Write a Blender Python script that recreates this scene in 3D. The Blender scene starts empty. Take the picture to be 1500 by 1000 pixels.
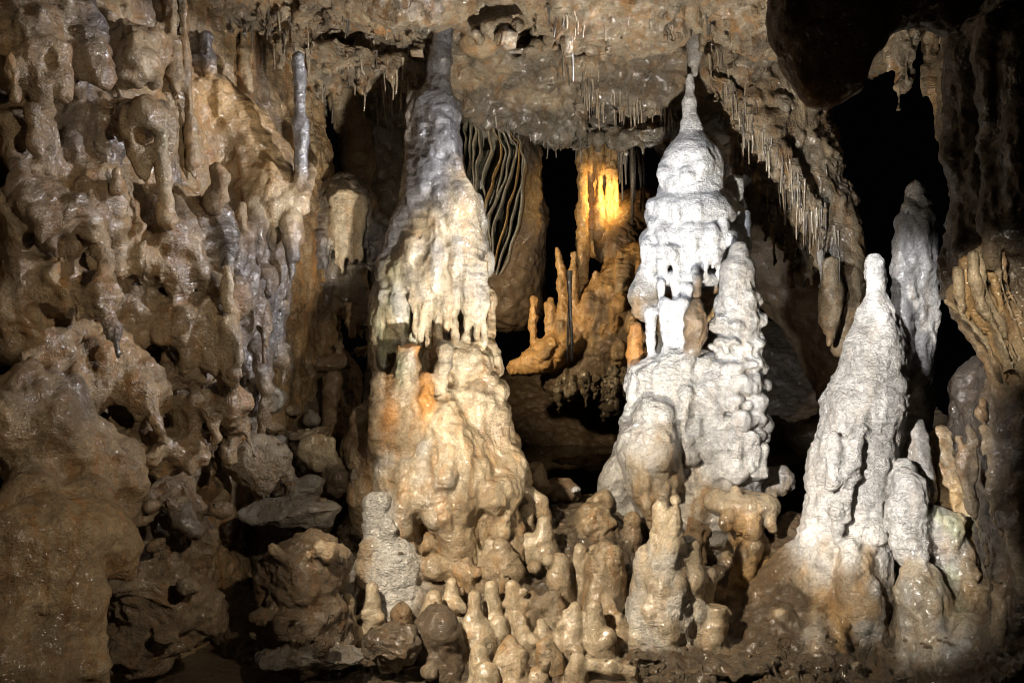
import bpy, math, random
import numpy as np
from mathutils import Vector
from mathutils.bvhtree import BVHTree

# ------------------------------------------------------------------ camera, world, light
SC = bpy.context.scene
COL = SC.collection
F = 1500 * 35 / 36.0            # focal length in photograph pixels
CZ = 1.6                        # camera height

cd = bpy.data.cameras.new('camera'); cam = bpy.data.objects.new('camera', cd); COL.objects.link(cam)
cd.lens = 35; cd.sensor_width = 36; cd.clip_start = 0.05; cd.clip_end = 200
cam.location = (0, 0, CZ); cam.rotation_euler = (math.pi / 2, 0, 0)
SC.camera = cam
SC.render.resolution_x, SC.render.resolution_y = 1024, 682
w = bpy.data.worlds.new('World'); SC.world = w; w.use_nodes = True
bg = w.node_tree.nodes['Background']; bg.inputs[0].default_value = (0.6, 0.65, 0.8, 1); bg.inputs[1].default_value = 0.0008
SC.view_settings.view_transform = 'Standard'; SC.view_settings.look = 'None'
SC.view_settings.exposure = 0; SC.view_settings.gamma = 1

def P(px, py, D):
    return np.array(((px - 750) / F * D, D, CZ + (500 - py) / F * D))

def spot(name, loc, target, power, angle, blend, color, radius=0.04):
    l = bpy.data.lights.new(name, 'SPOT'); o = bpy.data.objects.new(name, l); COL.objects.link(o)
    l.energy = power; l.spot_size = math.radians(angle); l.spot_blend = blend; l.color = color
    l.shadow_soft_size = radius
    o.location = loc
    o.rotation_euler = (Vector(target) - Vector(loc)).to_track_quat('-Z', 'Y').to_euler()
    return o

WARM = (1.0, 0.86, 0.66); COOL = (0.87, 0.92, 1.0); AMBER = (1.0, 0.60, 0.18)
# spot lamps out of frame or behind rock, some added to brighten single places
spot('flood_wall', (0.9, 1.5, 2.4), P(100, 560, 4.8), 250, 60, 0.8, WARM)
spot('flood_cross', P(1270, 50, 4.9), P(190, 320, 5.1), 560, 54, 0.7, (.95, .95, 1.0), 0.07)
spot('flood_column', (1.7, 2.6, 1.15), P(665, 500, 6.0), 215, 34, 0.7, (1.0, 0.87, 0.62), 0.07)
spot('alcove_fill', (-0.9, 2.6, 2.2), P(508, 345, 6.6), 170, 11, 0.8, (1, .92, .75), 0.07)  # added spot, brightens only the alcove drips
spot('flood_white', (-1.5, 3.0, 2.9), P(1005, 420, 6.1), 680, 34, 0.8, COOL, 0.07)
spot('flood_front', (-1.35, 2.9, 2.45), P(830, 850, 5.2), 860, 48, 0.8, WARM, 0.07)
spot('flood_right', (-0.5, 2.3, 1.85), P(1250, 620, 5.3), 1250, 28, 0.7, (1, 0.96, 0.92), 0.07)
spot('spire_fill', (0.5, 3.2, 2.9), P(1343, 450, 5.8), 560, 14, 0.8, (.95, .96, 1.0), 0.06)  # added to light the grey spire past the cone's shadow
spot('low_fill', (0.5, 2.6, 1.3), P(1380, 850, 5.2), 260, 20, 1.0, (1, .95, .85), 0.06)  # added fill for the squat stalagmite at lower right
spot('recess_fill', P(1285, 720, 6.6), P(1270, 330, 10.5), 14, 70, 0.9, (1, .85, .7), 0.05)  # unseen fill, added to lift the dark void at right
spot('drapery_fill', (0.9, 2.4, 2.2), P(1470, 455, 4.5), 260, 15, 0.7, WARM, 0.07)  # extra spot added for the right-wall drapery alone
spot('flood_ceiling', (0.35, 3.3, 0.2), P(830, 60, 6.6), 800, 68, 0.6, (1, 0.93, 0.82), 0.07)
spot('amber_lamp', P(924, 270, 9.45), P(862, 300, 9.85), 46, 105, 1.0, AMBER, 0.02)
spot('chamber_fill', P(640, 430, 8.2), P(850, 450, 9.6), 130, 80, 0.7, (1, .72, .4), 0.05)  # unseen fill behind the column, added to brighten the back chamber
pl = bpy.data.lights.new('camera_fill', 'POINT'); plo = bpy.data.objects.new('camera_fill', pl); COL.objects.link(plo)  # weak fill added near the camera to lift the shadows
pl.energy = 3; pl.color = (1, .8, .55); pl.shadow_soft_size = .1; plo.location = (0.5, 0.3, 0.6)
SC.cycles.filter_width = 0.85
SC.cycles.use_denoising = True
SC.cycles.sample_clamp_indirect = 1.0
SC.cycles.max_bounces = 4; SC.cycles.diffuse_bounces = 2; SC.cycles.glossy_bounces = 2
SC.cycles.caustics_reflective = False

# ------------------------------------------------------------------ noise
def _hash(ix, iy, iz, seed):
    h = (ix * np.uint32(374761393)) ^ (iy * np.uint32(668265263)) ^ (iz * np.uint32(2147483647)) ^ np.uint32(seed * 1274126177 & 0xffffffff)
    h = (h ^ (h >> np.uint32(13))) * np.uint32(1274126177)
    h = (h ^ (h >> np.uint32(15))) * np.uint32(2246822519)
    return ((h ^ (h >> np.uint32(16))) & np.uint32(0xffff)).astype(np.float32) / 32767.5 - 1

def noise(p, seed=1):
    q = p.astype(np.float32); f = np.floor(q); t = q - f; t = t * t * (3 - 2 * t)
    i = f.astype(np.int64).astype(np.uint32)
    o = np.uint32(1)
    r = 0
    for dx in (0, 1):
        wx = t[:, 0] if dx else 1 - t[:, 0]
        for dy in (0, 1):
            wy = wx * (t[:, 1] if dy else 1 - t[:, 1])
            for dz in (0, 1):
                wz = wy * (t[:, 2] if dz else 1 - t[:, 2])
                r = r + wz * _hash(i[:, 0] + o * np.uint32(dx), i[:, 1] + o * np.uint32(dy), i[:, 2] + o * np.uint32(dz), seed)
    return r

def fbm(p, seed=1, octv=3, rough=0.5):
    r = 0; a = 1.0; s = 0
    for k in range(octv):
        r = r + a * noise(p * (2.03 ** k) + k * 7.31, seed + k); s += a; a *= rough
    return r / s

# ------------------------------------------------------------------ styles: colour, wet, ripple, flute, lump, dirt, pit
#            r    g    b    wet  rip  flu  lump dirt pit
ST = {
 'cream':  (.62, .51, .35, .70, .4, .45, .8, .45, .2),
 'white':  (.84, .83, .83, .60, .6, .10, .38, .05, .1),
 'rwhite': (.74, .71, .66, .55, 1.4, .25, .7, .15, .1),
 'grey':   (.15, .148, .16, 1.0, .4, .25, .8, .25, .2),
 'lgrey':  (.48, .46, .43, .70, .3, .15, .9, .25, .1),
 'tan':    (.46, .35, .215, .50, .4, .35, 1.0, .65, .25),
 'tanwet': (.54, .44, .30, .95, .1, .05, .35, .35, .1),
 'wall':   (.42, .29, .15, .72, .7, .80, 1.4, .90, .35),
 'wallg':  (.13, .12, .125, 1.0, .5, .60, 1.3, .50, .3),
 'smooth': (.42, .305, .175, .22, .2, .15, 1.4, .85, .3),
 'brown':  (.26, .18, .10, .35, .3, .20, 1.0, .50, .4),
 'orange': (.60, .27, .06, .40, .4, .35, .8, .25, .2),
 'amber':  (.60, .38, .16, .70, .5, .90, 1.0, .20, .1),
 'green':  (.50, .52, .34, .30, .2, .10, .8, .30, .2),
 'mud':    (.18, .135, .085, .40, .1, .00, 1.6, .60, 1.2),
 'rock':   (.36, .29, .20, .22, .1, .00, .45, .55, .8),
 'rockg':  (.33, .30, .26, .25, .1, .00, .45, .45, .8),
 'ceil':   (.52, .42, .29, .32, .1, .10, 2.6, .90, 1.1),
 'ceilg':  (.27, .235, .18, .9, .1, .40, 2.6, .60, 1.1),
 'mudb':   (.29, .21, .13, .25, .1, .00, 1.0, .70, 1.2),
 'black':  (.06, .047, .036, .9, .3, .80, 1.2, .30, .3),  # right wall's lack of light put into a very low albedo
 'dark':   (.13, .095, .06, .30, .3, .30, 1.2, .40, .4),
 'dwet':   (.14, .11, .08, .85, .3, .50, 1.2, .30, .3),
}

# ------------------------------------------------------------------ registry of things
THINGS = {}
def thing(key, name, label, cat, group=None):
    THINGS[key] = dict(name=name, label=label, cat=cat, group=group, kind=None)
    return key
def struct(key, name):
    THINGS[key] = dict(name=name, label=None, cat=None, group=None, kind='structure')
    return key

def tag(o, t):
    if t['kind']: o['kind'] = t['kind']
    if t['label']: o['label'] = t['label']
    if t['cat']: o['category'] = t['cat']
    if t['group']: o['group'] = t['group']

def newmesh(name, V, Q, N=None, mat=None, cols=None, pars=None):
    me = bpy.data.meshes.new(name)
    k = Q.shape[1]
    me.vertices.add(len(V)); me.vertices.foreach_set('co', V.astype(np.float32).ravel())
    me.loops.add(Q.size); me.loops.foreach_set('vertex_index', Q.astype(np.int32).ravel())
    me.polygons.add(len(Q)); me.polygons.foreach_set('loop_start', np.arange(0, Q.size, k, dtype=np.int32))
    me.polygons.foreach_set('loop_total', np.full(len(Q), k, dtype=np.int32))
    me.update(calc_edges=True)
    me.polygons.foreach_set('use_smooth', np.ones(len(Q), dtype=bool))
    if N is not None:
        me.normals_split_custom_set_from_vertices(N.astype(np.float32))
    for nm, arr in (('Col', cols), ('Par', pars)):
        if arr is not None:
            at = me.attributes.new(nm, 'FLOAT_COLOR', 'POINT'); at.data.foreach_set('color', arr.astype(np.float32).ravel())
    if mat: me.materials.append(mat)
    return me

ALLV, ALLQ = {}, {}
def surface_nets(D, org, h):
    s = D < 0
    cnt = np.zeros(tuple(n - 1 for n in D.shape), dtype=np.uint8)
    offs = [(a, b, c) for a in (0, 1) for b in (0, 1) for c in (0, 1)]
    nx, ny, nz = cnt.shape
    for a, b, c in offs: cnt += s[a:a + nx, b:b + ny, c:c + nz]
    act = (cnt > 0) & (cnt < 8)
    idx = np.argwhere(act)
    vid = np.full(cnt.shape, -1, dtype=np.int32); vid[act] = np.arange(len(idx), dtype=np.int32)
    val = np.stack([D[idx[:, 0] + a, idx[:, 1] + b, idx[:, 2] + c] for a, b, c in offs], 1)
    acc = np.zeros((len(idx), 3), np.float32); n = np.zeros(len(idx), np.float32)
    oa = np.array(offs, np.float32)
    for i in range(8):
        for j in range(i + 1, 8):
            if np.abs(oa[i] - oa[j]).sum() != 1: continue
            m = (val[:, i] < 0) != (val[:, j] < 0)
            t = np.where(m, val[:, i] / np.where(m, val[:, i] - val[:, j], 1), 0)
            acc += m[:, None] * (oa[i] + t[:, None] * (oa[j] - oa[i])); n += m
    V = (idx + acc / n[:, None]) * h + org
    Q = []
    for ax in range(3):
        u, v = [(1, 2), (2, 0), (0, 1)][ax]
        sl0 = [slice(None)] * 3; sl1 = [slice(None)] * 3
        sl0[ax] = slice(0, -1); sl1[ax] = slice(1, None)
        ed = s[tuple(sl0)] != s[tuple(sl1)]
        e = np.argwhere(ed)
        ok = (e[:, u] > 0) & (e[:, v] > 0) & (e[:, u] < D.shape[u] - 1) & (e[:, v] < D.shape[v] - 1)
        e = e[ok]
        def at(du, dv):
            c = e.copy(); c[:, u] -= du; c[:, v] -= dv
            return vid[c[:, 0], c[:, 1], c[:, 2]]
        q = np.stack([at(1, 1), at(0, 1), at(0, 0), at(1, 0)], 1)
        ins = s[e[:, 0], e[:, 1], e[:, 2]]
        q[~ins] = q[~ins][:, ::-1]
        Q.append(q)
    Q = np.concatenate(Q); Q = Q[(Q >= 0).all(1)]
    return V.astype(np.float32), Q

def vnormals(V, Q):
    a = V[Q[:, 2]] - V[Q[:, 0]]; b = V[Q[:, 3]] - V[Q[:, 1]]
    fn = np.cross(a, b)
    N = np.zeros((len(V), 3))
    for k in range(4):
        for c in range(3): N[:, c] += np.bincount(Q[:, k], fn[:, c], len(V))
    return N / np.maximum(np.linalg.norm(N, axis=1, keepdims=True), 1e-9)

class Sculpt:
    """a set of primitives grown together into one continuous rock surface, then cut into its things and parts"""
    def __init__(s, name, h, amp=1.0, seed=3):
        s.n = name; s.h = h; s.p = []; s.amp = amp; s.seed = seed; s.rng = random.Random(seed); s.clip = None; s.sg = 1.0
    def add(s, own, f, lo, hi, st, k, sub=False):
        s.p.append((own, f, np.array(lo, float), np.array(hi, float), st, k, sub))
    def seg(s, own, a, ra, b, rb, st, k=.04, sub=False, sq=1.0):
        a = np.array(a, float); b = np.array(b, float); ba = b - a; L = max(float(ba @ ba), 1e-9)
        def f(x, y, z):
            px, py, pz = x - a[0], y - a[1], z - a[2]
            t = np.clip((px * ba[0] + py * ba[1] + pz * ba[2]) / L, 0, 1)
            return np.sqrt((px - t * ba[0]) ** 2 + ((py - t * ba[1]) * sq) ** 2 + (pz - t * ba[2]) ** 2) - (ra + t * (rb - ra))
        r = max(ra, rb)
        s.add(own, f, np.minimum(a, b) - r, np.maximum(a, b) + r, st, k, sub)
    def chain(s, own, pts, st, k=.04, sub=False, sq=1.0):
        q = [(P(x, y, d), r * d / F) for x, y, d, r in pts]
        if len(q) == 1: q = q * 2
        sts = st if isinstance(st, (list, tuple)) else [st] * (len(q) - 1)
        for (a, ra), (b, rb), t in zip(q, q[1:], sts): s.seg(own, a, ra, b, rb, t, k, sub, sq)
    def ell(s, own, c, r, st, k=.05, sub=False, tilt=0.0):
        D = c[2]; c = P(*c); r = np.array((r[0], r[2], r[1]), float) * D / F
        ct, sn = math.cos(tilt), math.sin(tilt); rm = r.min()
        def f(x, y, z):
            dx, dy, dz = x - c[0], y - c[1], z - c[2]
            u = dx * ct + dz * sn; v = -dx * sn + dz * ct
            g = np.sqrt((u / r[0]) ** 2 + (dy / r[1]) ** 2 + (v / r[2]) ** 2)
            return (g - 1) * rm * 1.1
        m = np.array((max(r[0], r[2]),) * 3); m[1] = r[1]
        s.add(own, f, c - m, c + m, st, k, sub)
    def rock(s, own, c, r, st, seed=0, k=.01, n=13):
        D = c[2]; c = P(*c); r = np.array((r[0], r[2], r[1]), float) * D / F
        g = np.random.RandomState(seed + 11); pl = g.normal(size=(n, 3)); pl /= np.linalg.norm(pl, axis=1, keepdims=True)
        off = g.uniform(.72, 1.0, n); rm = float(r.min())
        def f(x, y, z):
            u, v, t = (x - c[0]) / r[0], (y - c[1]) / r[1], (z - c[2]) / r[2]
            d = np.sqrt(u * u + v * v + t * t) - 1
            for (a, b, cc), o in zip(pl, off): d = np.maximum(d, a * u + b * v + cc * t - o * .86)
            return d * rm
        s.add(own, f, c - r, c + r, st, k)
    def stump(s, own, a, b, st, k=.02):       # flat-topped: a=(px,py,D,r) top, b base
        A = P(*a[:3]); B = P(*b[:3]); ra, rb = a[3] * a[2] / F, b[3] * b[2] / F
        ba = B - A; L = np.linalg.norm(ba); n = ba / L
        def f(x, y, z):
            px, py, pz = x - A[0], y - A[1], z - A[2]
            t = px * n[0] + py * n[1] + pz * n[2]
            rad = np.sqrt(np.maximum(px * px + py * py + pz * pz - t * t, 0)) - (ra + (rb - ra) * np.clip(t / L, 0, 1))
            e = np.abs(t - L / 2) - L / 2
            u, v = rad + .012, e + .012
            return np.minimum(np.maximum(u, v), 0) + np.sqrt(np.maximum(u, 0) ** 2 + np.maximum(v, 0) ** 2) - .012
        r = max(ra, rb); s.add(own, f, np.minimum(A, B) - r, np.maximum(A, B) + r, st, k)
    def fringe(s, own, line, n, ln, r, st, k=.02, taper=.45, jit=.5):
        q = np.array(line, float); t = np.linspace(0, 1, len(q))
        for i in range(n):
            u = (i + .5 + s.rng.uniform(-jit, jit)) / n; u = min(max(u, 0), 1)
            x, y, d = [np.interp(u, t, q[:, c]) for c in range(3)]
            l = s.rng.uniform(*ln); rr = r * s.rng.uniform(.7, 1.25)
            s.chain(own, [(x, y - rr, d, rr * 1.25), (x + s.rng.uniform(-1, 1), y + l * .5, d, rr), (x + s.rng.uniform(-1.5, 1.5), y + l, d, rr * taper)], st, k)
    def surf(s, pts, d0, d1, step=.02):
        """depths at which the rays through the pixels pts first meet what has been modelled so far"""
        a = np.array([p[:2] for p in pts], float); Ds = np.arange(d0, d1, step)
        x = (a[:, :1] - 750) / F * Ds; z = CZ + (500 - a[:, 1:2]) / F * Ds; y = np.broadcast_to(Ds, x.shape)
        m = np.full(x.shape, .5)
        for own, f, l, u, st, k, sub in s.p:
            d = f(x, y, z); m = np.maximum(m, -d) if sub else np.minimum(m, d)
        i = np.argmax(m < 0, 1); r = Ds[i]; r[~(m < 0).any(1)] = np.nan
        return r
    def decor(s, own, n, box, st, r, ln, d0, d1, k=.03, lean=0., seed=1, out=.3, owns=None):
        """small drips and lobes lying on the surface modelled so far"""
        g = random.Random(seed); A = []
        for i in range(n):
            x, y, rr, q = g.uniform(box[0], box[2]), g.uniform(box[1], box[3]), g.uniform(*r), g.uniform(*ln)
            A.append((x, y, rr, q, x + lean * q + g.uniform(-2, 2)))
        a = s.surf([(p[0], p[1]) for p in A], d0, d1); b = s.surf([(p[4], p[1] + p[3]) for p in A], d0, d1)
        for (x, y, rr, q, x2), da, db in zip(A, a, b):
            if not (da == da): continue
            if not (db == db) or abs(db - da) > .25: db = da
            t = st if isinstance(st, str) else g.choice(st); o = rr * da / F
            s.chain(own, [(x, y, da + o * (.5 - out), rr), ((x + x2) / 2, y + q / 2, (da + db) / 2 - o * out, rr * .85), (x2, y + q, db + o * (.2 - out), rr * .55)], t, k)
    def build(s):
        h = s.h
        lo = np.min([p[2] for p in s.p if np.isfinite(p[2]).all()], 0) - 4 * h - .06
        hi = np.max([p[3] for p in s.p if np.isfinite(p[3]).all()], 0) + 4 * h + .06
        if s.clip is not None: lo = np.maximum(lo, s.clip[0]); hi = np.minimum(hi, s.clip[1])
        n = np.ceil((hi - lo) / h).astype(int) + 1
        ax = [(lo[i] + np.arange(n[i]) * h).astype(np.float32) for i in range(3)]
        D = np.full(n, .5, np.float32)
        for own, f, l, u, st, k, sub in s.p:
            m = k + 3 * h
            l = np.where(np.isfinite(l), l, lo); u = np.where(np.isfinite(u), u, hi)
            i0 = np.clip(np.floor((l - m - lo) / h).astype(int), 0, n); i1 = np.clip(np.ceil((u + m - lo) / h).astype(int) + 1, 0, n)
            if (i1 <= i0).any(): continue
            sl = tuple(slice(a, b) for a, b in zip(i0, i1))
            d = f(ax[0][i0[0]:i1[0], None, None], ax[1][None, i0[1]:i1[1], None], ax[2][None, None, i0[2]:i1[2]]).astype(np.float32)
            o = D[sl]
            if sub:
                d = -d; g = np.maximum(k - np.abs(o - d), 0) / k
                D[sl] = np.maximum(o, d) + g * g * k * .25
            else:
                g = np.maximum(k - np.abs(o - d), 0) / k
                D[sl] = np.minimum(o, d) - g * g * k * .25
        D[0] = D[-1] = .5; D[:, 0] = D[:, -1] = .5; D[:, :, 0] = D[:, :, -1] = .5
        V, Q = surface_nets(D, lo, h); del D
        # who owns each vertex, and its style
        best = np.full(len(V), 9., np.float32); oid = np.zeros(len(V), np.int32)
        names = []; W = np.full(len(V), 1e-9, np.float32); A = np.zeros((len(V), 9), np.float32)
        sg = (.010 + h * .35) * s.sg
        for own, f, l, u, st, k, sub in s.p:
            if sub: continue
            if own not in names: names.append(own)
            inside = ((V >= l - .09) & (V <= u + .09)).all(1) if np.isfinite(l).all() else np.ones(len(V), bool)
            ii = np.flatnonzero(inside)
            if not len(ii): continue
            v = V[ii]; d = np.asarray(f(v[:, 0], v[:, 1], v[:, 2]), np.float32)
            b = d < best[ii]; best[ii[b]] = d[b]; oid[ii[b]] = names.index(own)
            ww = np.exp(-np.clip(d, -.05, .4) / sg); W[ii] += ww; A[ii] += ww[:, None] * np.array(ST[st], np.float32)
        A /= W[:, None]
        N = vnormals(V, Q); sd = s.seed * 17
        rip, flu, lump, pit = A[:, 4], A[:, 5], A[:, 6], A[:, 8]
        wp = V + .03 * np.stack([noise(V * 6, sd + 40 + c) for c in range(3)], 1)
        d = lump * (.026 * fbm(V * 4.5, sd, 2) + .016 * fbm(wp * 12, sd + 5, 3) + .006 * (1 - 2.4 * np.abs(noise(wp * 24, sd + 8))))
        d += flu * .020 * fbm(wp * np.array((18, 18, 2.2)), sd + 9, 2)
        if rip.max() > 0: d += rip * .008 * fbm(wp * np.array((11, 11, 40)), sd + 12, 2)
        rg = 1 - np.abs(fbm(wp * 11, sd + 20, 3)) * 2
        d -= pit * .016 * np.clip(rg, 0, 1) ** 2
        d += pit * .010 * fbm(wp * 26, sd + 30, 2)
        d += (.2 + lump) * .0035 * fbm(V * 42, sd + 33, 2)
        V = V + N * (d * s.amp)[:, None]
        N = vnormals(V, Q)
        ALLV[s.n], ALLQ[s.n] = V, Q
        # cut into things and parts
        fo = oid[Q]; fown = np.where((fo[:, 1] == fo[:, 2]), fo[:, 1], fo[:, 0])
        bykey = {}
        for i, own in enumerate(names):
            key, _, part = own.partition('|')
            fs = Q[fown == i]
            if len(fs) < 3: print('EMPTY', s.n, own); continue
            bykey.setdefault(key, []).append((part, fs))
        for key, parts in bykey.items():
            t = THINGS[key]
            allv = np.unique(np.concatenate([f.ravel() for _, f in parts]))
            base = np.array((V[allv, 0].mean(), V[allv, 1].mean(), V[allv, 2].min()))
            hasp = any(p for p, _ in parts)
            root = None
            if hasp:
                root = bpy.data.objects.new(t['name'], None); COL.objects.link(root); root.location = base; tag(root, t); root.empty_display_size = .1
            for part, fs in parts:
                u, inv = np.unique(fs, return_inverse=True)
                pn = part.split('#')[0]
                cols = A[u][:, :4]
                pars = np.stack([A[u, 4], A[u, 5], A[u, 7], A[u, 8]], 1)
                me = newmesh(pn or t['name'], V[u] - base, inv.reshape(fs.shape), N[u], MAT, cols, pars)
                o = bpy.data.objects.new(pn or t['name'], me); COL.objects.link(o)
                if hasp: o.parent = root
                else: o.location = base; tag(o, t)

# ------------------------------------------------------------------ material
def nd(nt, typ, **kw):
    n = nt.nodes.new(typ)
    for k, v in kw.items(): setattr(n, k, v)
    return n
def make_calcite(name, attr=True, col=(.4, .3, .2), wet=.5, rip=0., dirt=.3, pit=.2):
    m = bpy.data.materials.new(name); m.use_nodes = True; nt = m.node_tree; L = nt.links.new
    bs = nt.nodes['Principled BSDF']
    geo = nd(nt, 'ShaderNodeNewGeometry')
    def math_(op, a, b=None, c=None, clamp=False):
        n = nd(nt, 'ShaderNodeMath', operation=op); n.use_clamp = clamp
        for i, v in enumerate((a, b, c)):
            if v is None: continue
            if isinstance(v, (int, float)): n.inputs[i].default_value = v
            else: L(v, n.inputs[i])
        return n.outputs[0]
    def noise_(scale, detail, rough=.55, vec=None, dist=0.):
        n = nd(nt, 'ShaderNodeTexNoise'); n.inputs['Scale'].default_value = scale; n.inputs['Detail'].default_value = detail
        n.inputs['Roughness'].default_value = rough; n.inputs['Distortion'].default_value = dist
        L(vec if vec is not None else geo.outputs['Position'], n.inputs['Vector']); return n.outputs['Fac']
    def mr(v, a, b, c=0., d=1.):
        n = nd(nt, 'ShaderNodeMapRange'); L(v, n.inputs[0])
        for i, x in enumerate((a, b, c, d)): n.inputs[i + 1].default_value = x
        return n.outputs[0]
    def mix(f, a, b, mode='MIX'):
        n = nd(nt, 'ShaderNodeMix', data_type='RGBA', blend_type=mode)
        for i, v in ((0, f), (6, a), (7, b)):
            if isinstance(v, (int, float)): n.inputs[i].default_value = v
            elif isinstance(v, tuple): n.inputs[i].default_value = v
            else: L(v, n.inputs[i])
        return n.outputs[2]
    if attr:
        ac = nd(nt, 'ShaderNodeAttribute', attribute_name='Col'); ap = nd(nt, 'ShaderNodeAttribute', attribute_name='Par')
        sp = nd(nt, 'ShaderNodeSeparateColor'); L(ap.outputs['Color'], sp.inputs[0])
        c, wt, rp, fl, dt, pt = ac.outputs['Color'], ac.outputs['Alpha'], sp.outputs[0], sp.outputs[1], sp.outputs[2], ap.outputs['Alpha']
    else:
        def val(x):
            v = nd(nt, 'ShaderNodeValue'); v.outputs[0].default_value = x; return v.outputs[0]
        rgb = nd(nt, 'ShaderNodeRGB'); rgb.outputs[0].default_value = (*col, 1)
        c, wt, rp, dt, pt = rgb.outputs[0], val(wet), val(rip), val(dirt), val(pit)
    n1 = noise_(3.1, 6, .65, dist=.5); n2 = noise_(17, 8, .70, dist=.25); n3 = noise_(70, 6, .7); n4 = noise_(210, 3, .6)
    mp = nd(nt, 'ShaderNodeMapping'); L(geo.outputs['Position'], mp.inputs[0]); mp.inputs['Scale'].default_value = (16, 16, 2.0)
    streak = noise_(1.0, 5, .65, mp.outputs[0], .5)
    mp2 = nd(nt, 'ShaderNodeMapping'); L(geo.outputs['Position'], mp2.inputs[0]); mp2.inputs['Scale'].default_value = (27, 27, 62)
    terr = noise_(1.0, 3, .6, mp2.outputs[0], 1.6)
    # colour
    k = math_('MULTIPLY', mr(n2, .32, .70, .55, 1.28), mr(n3, .32, .68, .66, 1.26))
    cv = mix(1.0, c, nd_gray(nt, L, k), 'MULTIPLY')
    warm = mix(math_('MULTIPLY', mr(streak, .48, .64), math_('MULTIPLY', dt, 1.1), clamp=True), cv, mix(1.0, cv, (.95, .66, .38, 1), 'MULTIPLY'))
    mud = mix(math_('MULTIPLY', mr(math_('ADD', math_('MULTIPLY', n1, .55), math_('MULTIPLY', n2, .45)), .48, .58), dt), warm, mix(1.0, warm, (.30, .28, .28, 1), 'MULTIPLY'))
    speck = mix(math_('MULTIPLY', mr(noise_(120, 4, .7), .56, .68), math_('MULTIPLY', dt, .9), clamp=True), mud, (.045, .036, .028, 1))
    L(speck, bs.inputs['Base Color'])
    # wetness
    wn = math_('MULTIPLY', mr(noise_(7.5, 6, .7), .34, .56), math_('MULTIPLY', wt, 1.35), clamp=True)
    ro = math_('MULTIPLY_ADD', wn, -.42, .66); ro = math_('ADD', ro, mr(n3, .3, .7, -.06, .06))
    L(ro, bs.inputs['Roughness'])
    bs.inputs['IOR'].default_value = 1.5
    L(wn, bs.inputs['Coat Weight']); bs.inputs['Coat Roughness'].default_value = .16; bs.inputs['Coat IOR'].default_value = 1.9
    # relief
    hgt = math_('ADD', math_('MULTIPLY', terr, math_('MULTIPLY', math_('MULTIPLY', rp, mr(n1, .40, .56, .25, 1.0)), .026)), math_('MULTIPLY', n2, math_('MULTIPLY_ADD', pt, .02, .014)))
    hgt = math_('ADD', hgt, math_('MULTIPLY', n3, math_('MULTIPLY_ADD', pt, .012, .0052)))
    hgt = math_('ADD', hgt, math_('MULTIPLY', n4, math_('MULTIPLY_ADD', pt, .0022, .0014)))
    crk = mr(math_('ABSOLUTE', math_('SUBTRACT', noise_(6, 3, .6, dist=.2), .5)), 0., .03, 1., 0.)
    hgt = math_('SUBTRACT', hgt, math_('MULTIPLY', math_('MULTIPLY', crk, mr(n1, .48, .56)), math_('MULTIPLY', pt, .012)))
    bp = nd(nt, 'ShaderNodeBump'); bp.inputs['Strength'].default_value = 1.0; bp.inputs['Distance'].default_value = 1.0
    L(hgt, bp.inputs['Height']); L(bp.outputs[0], bs.inputs['Normal']); 
    film = math_('ADD', math_('MULTIPLY', terr, math_('MULTIPLY', rp, .012)), math_('ADD', math_('MULTIPLY', noise_(20, 2, .5, dist=.6), .022), math_('MULTIPLY', noise_(75, 1, .5), .005)))
    bp2 = nd(nt, 'ShaderNodeBump'); bp2.inputs['Distance'].default_value = 1.0; L(film, bp2.inputs['Height']); L(bp2.outputs[0], bs.inputs['Coat Normal'])
    return m
def nd_gray(nt, L, v):
    n = nt.nodes.new('ShaderNodeCombineColor')
    for i in range(3): L(v, n.inputs[i])
    return n.outputs[0]
MAT = make_calcite('calcite')
STRAW = make_calcite('soda_straw', False, (.50, .42, .31), 1.0, 0, .3, .1)
STRAWD = make_calcite('dark_soda_straw', False, (.19, .165, .14), 1.0, 0, .3, .1)
SHEET = make_calcite('drapery_calcite', False, (.34, .30, .21), .8, 0, .5, .2)

INF3 = (np.inf,) * 3
def sstep(a, b, x):
    t = np.clip((x - a) / (b - a), 0, 1); return t * t * (3 - 2 * t)

# ================================================================== the great column on the left
thing('column', 'stalagmite', 'tall stalagmite with dark grey spire, cream drips and an orange stump on its mound', 'stalagmite')
s = Sculpt('column', .0115, 1.0, 3)
D0 = 6.0
s.chain('column|spire', [(646, -25, D0, 12), (648, 40, D0, 13), (645, 90, D0, 16), (642, 128, D0, 19), (637, 158, D0, 33), (639, 215, D0, 37), (634, 275, D0 + .0, 46), (625, 340, D0 + .02, 50)], 'grey', .035)
s.chain('column|spire', [(605, 138, D0, 7), (605, 200, D0, 10), (600, 290, D0 - .03, 14), (590, 340, D0 - .06, 19)], ['lgrey', 'lgrey', 'grey'], .025)
s.chain('column|skirt', [(664, 240, D0 - .10, 12), (667, 300, D0 - .10, 32), (652, 350, D0 - .02, 58), (642, 395, D0 + .03, 68), (642, 430, D0 + .12, 56), (642, 510, D0 + .14, 56)], 'cream', .06)
s.chain('column|skirt', [(612, 360, D0 - .10, 20), (597, 405, D0 - .10, 30), (582, 470, D0 - .04, 36), (578, 545, D0, 34)], ['cream', 'green', 'cream'], .06)
s.chain('column|spire', [(592, 330, D0 - .04, 22), (576, 390, D0 - .03, 22), (568, 440, D0 + .03, 22)], 'grey', .05)
s.chain('column|skirt', [(568, 440, D0 + .03, 22), (560, 530, D0 + .06, 20)], 'lgrey', .05)
s.chain('column|spire', [(640, 330, D0 - .2, 8), (638, 372, D0 - .26, 9), (634, 400, D0 - .27, 5)], 'grey', .05)
s.ell('column|skirt', (660, 372, D0 - .13, ), (48, 54, 36), 'cream', .05)
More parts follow.
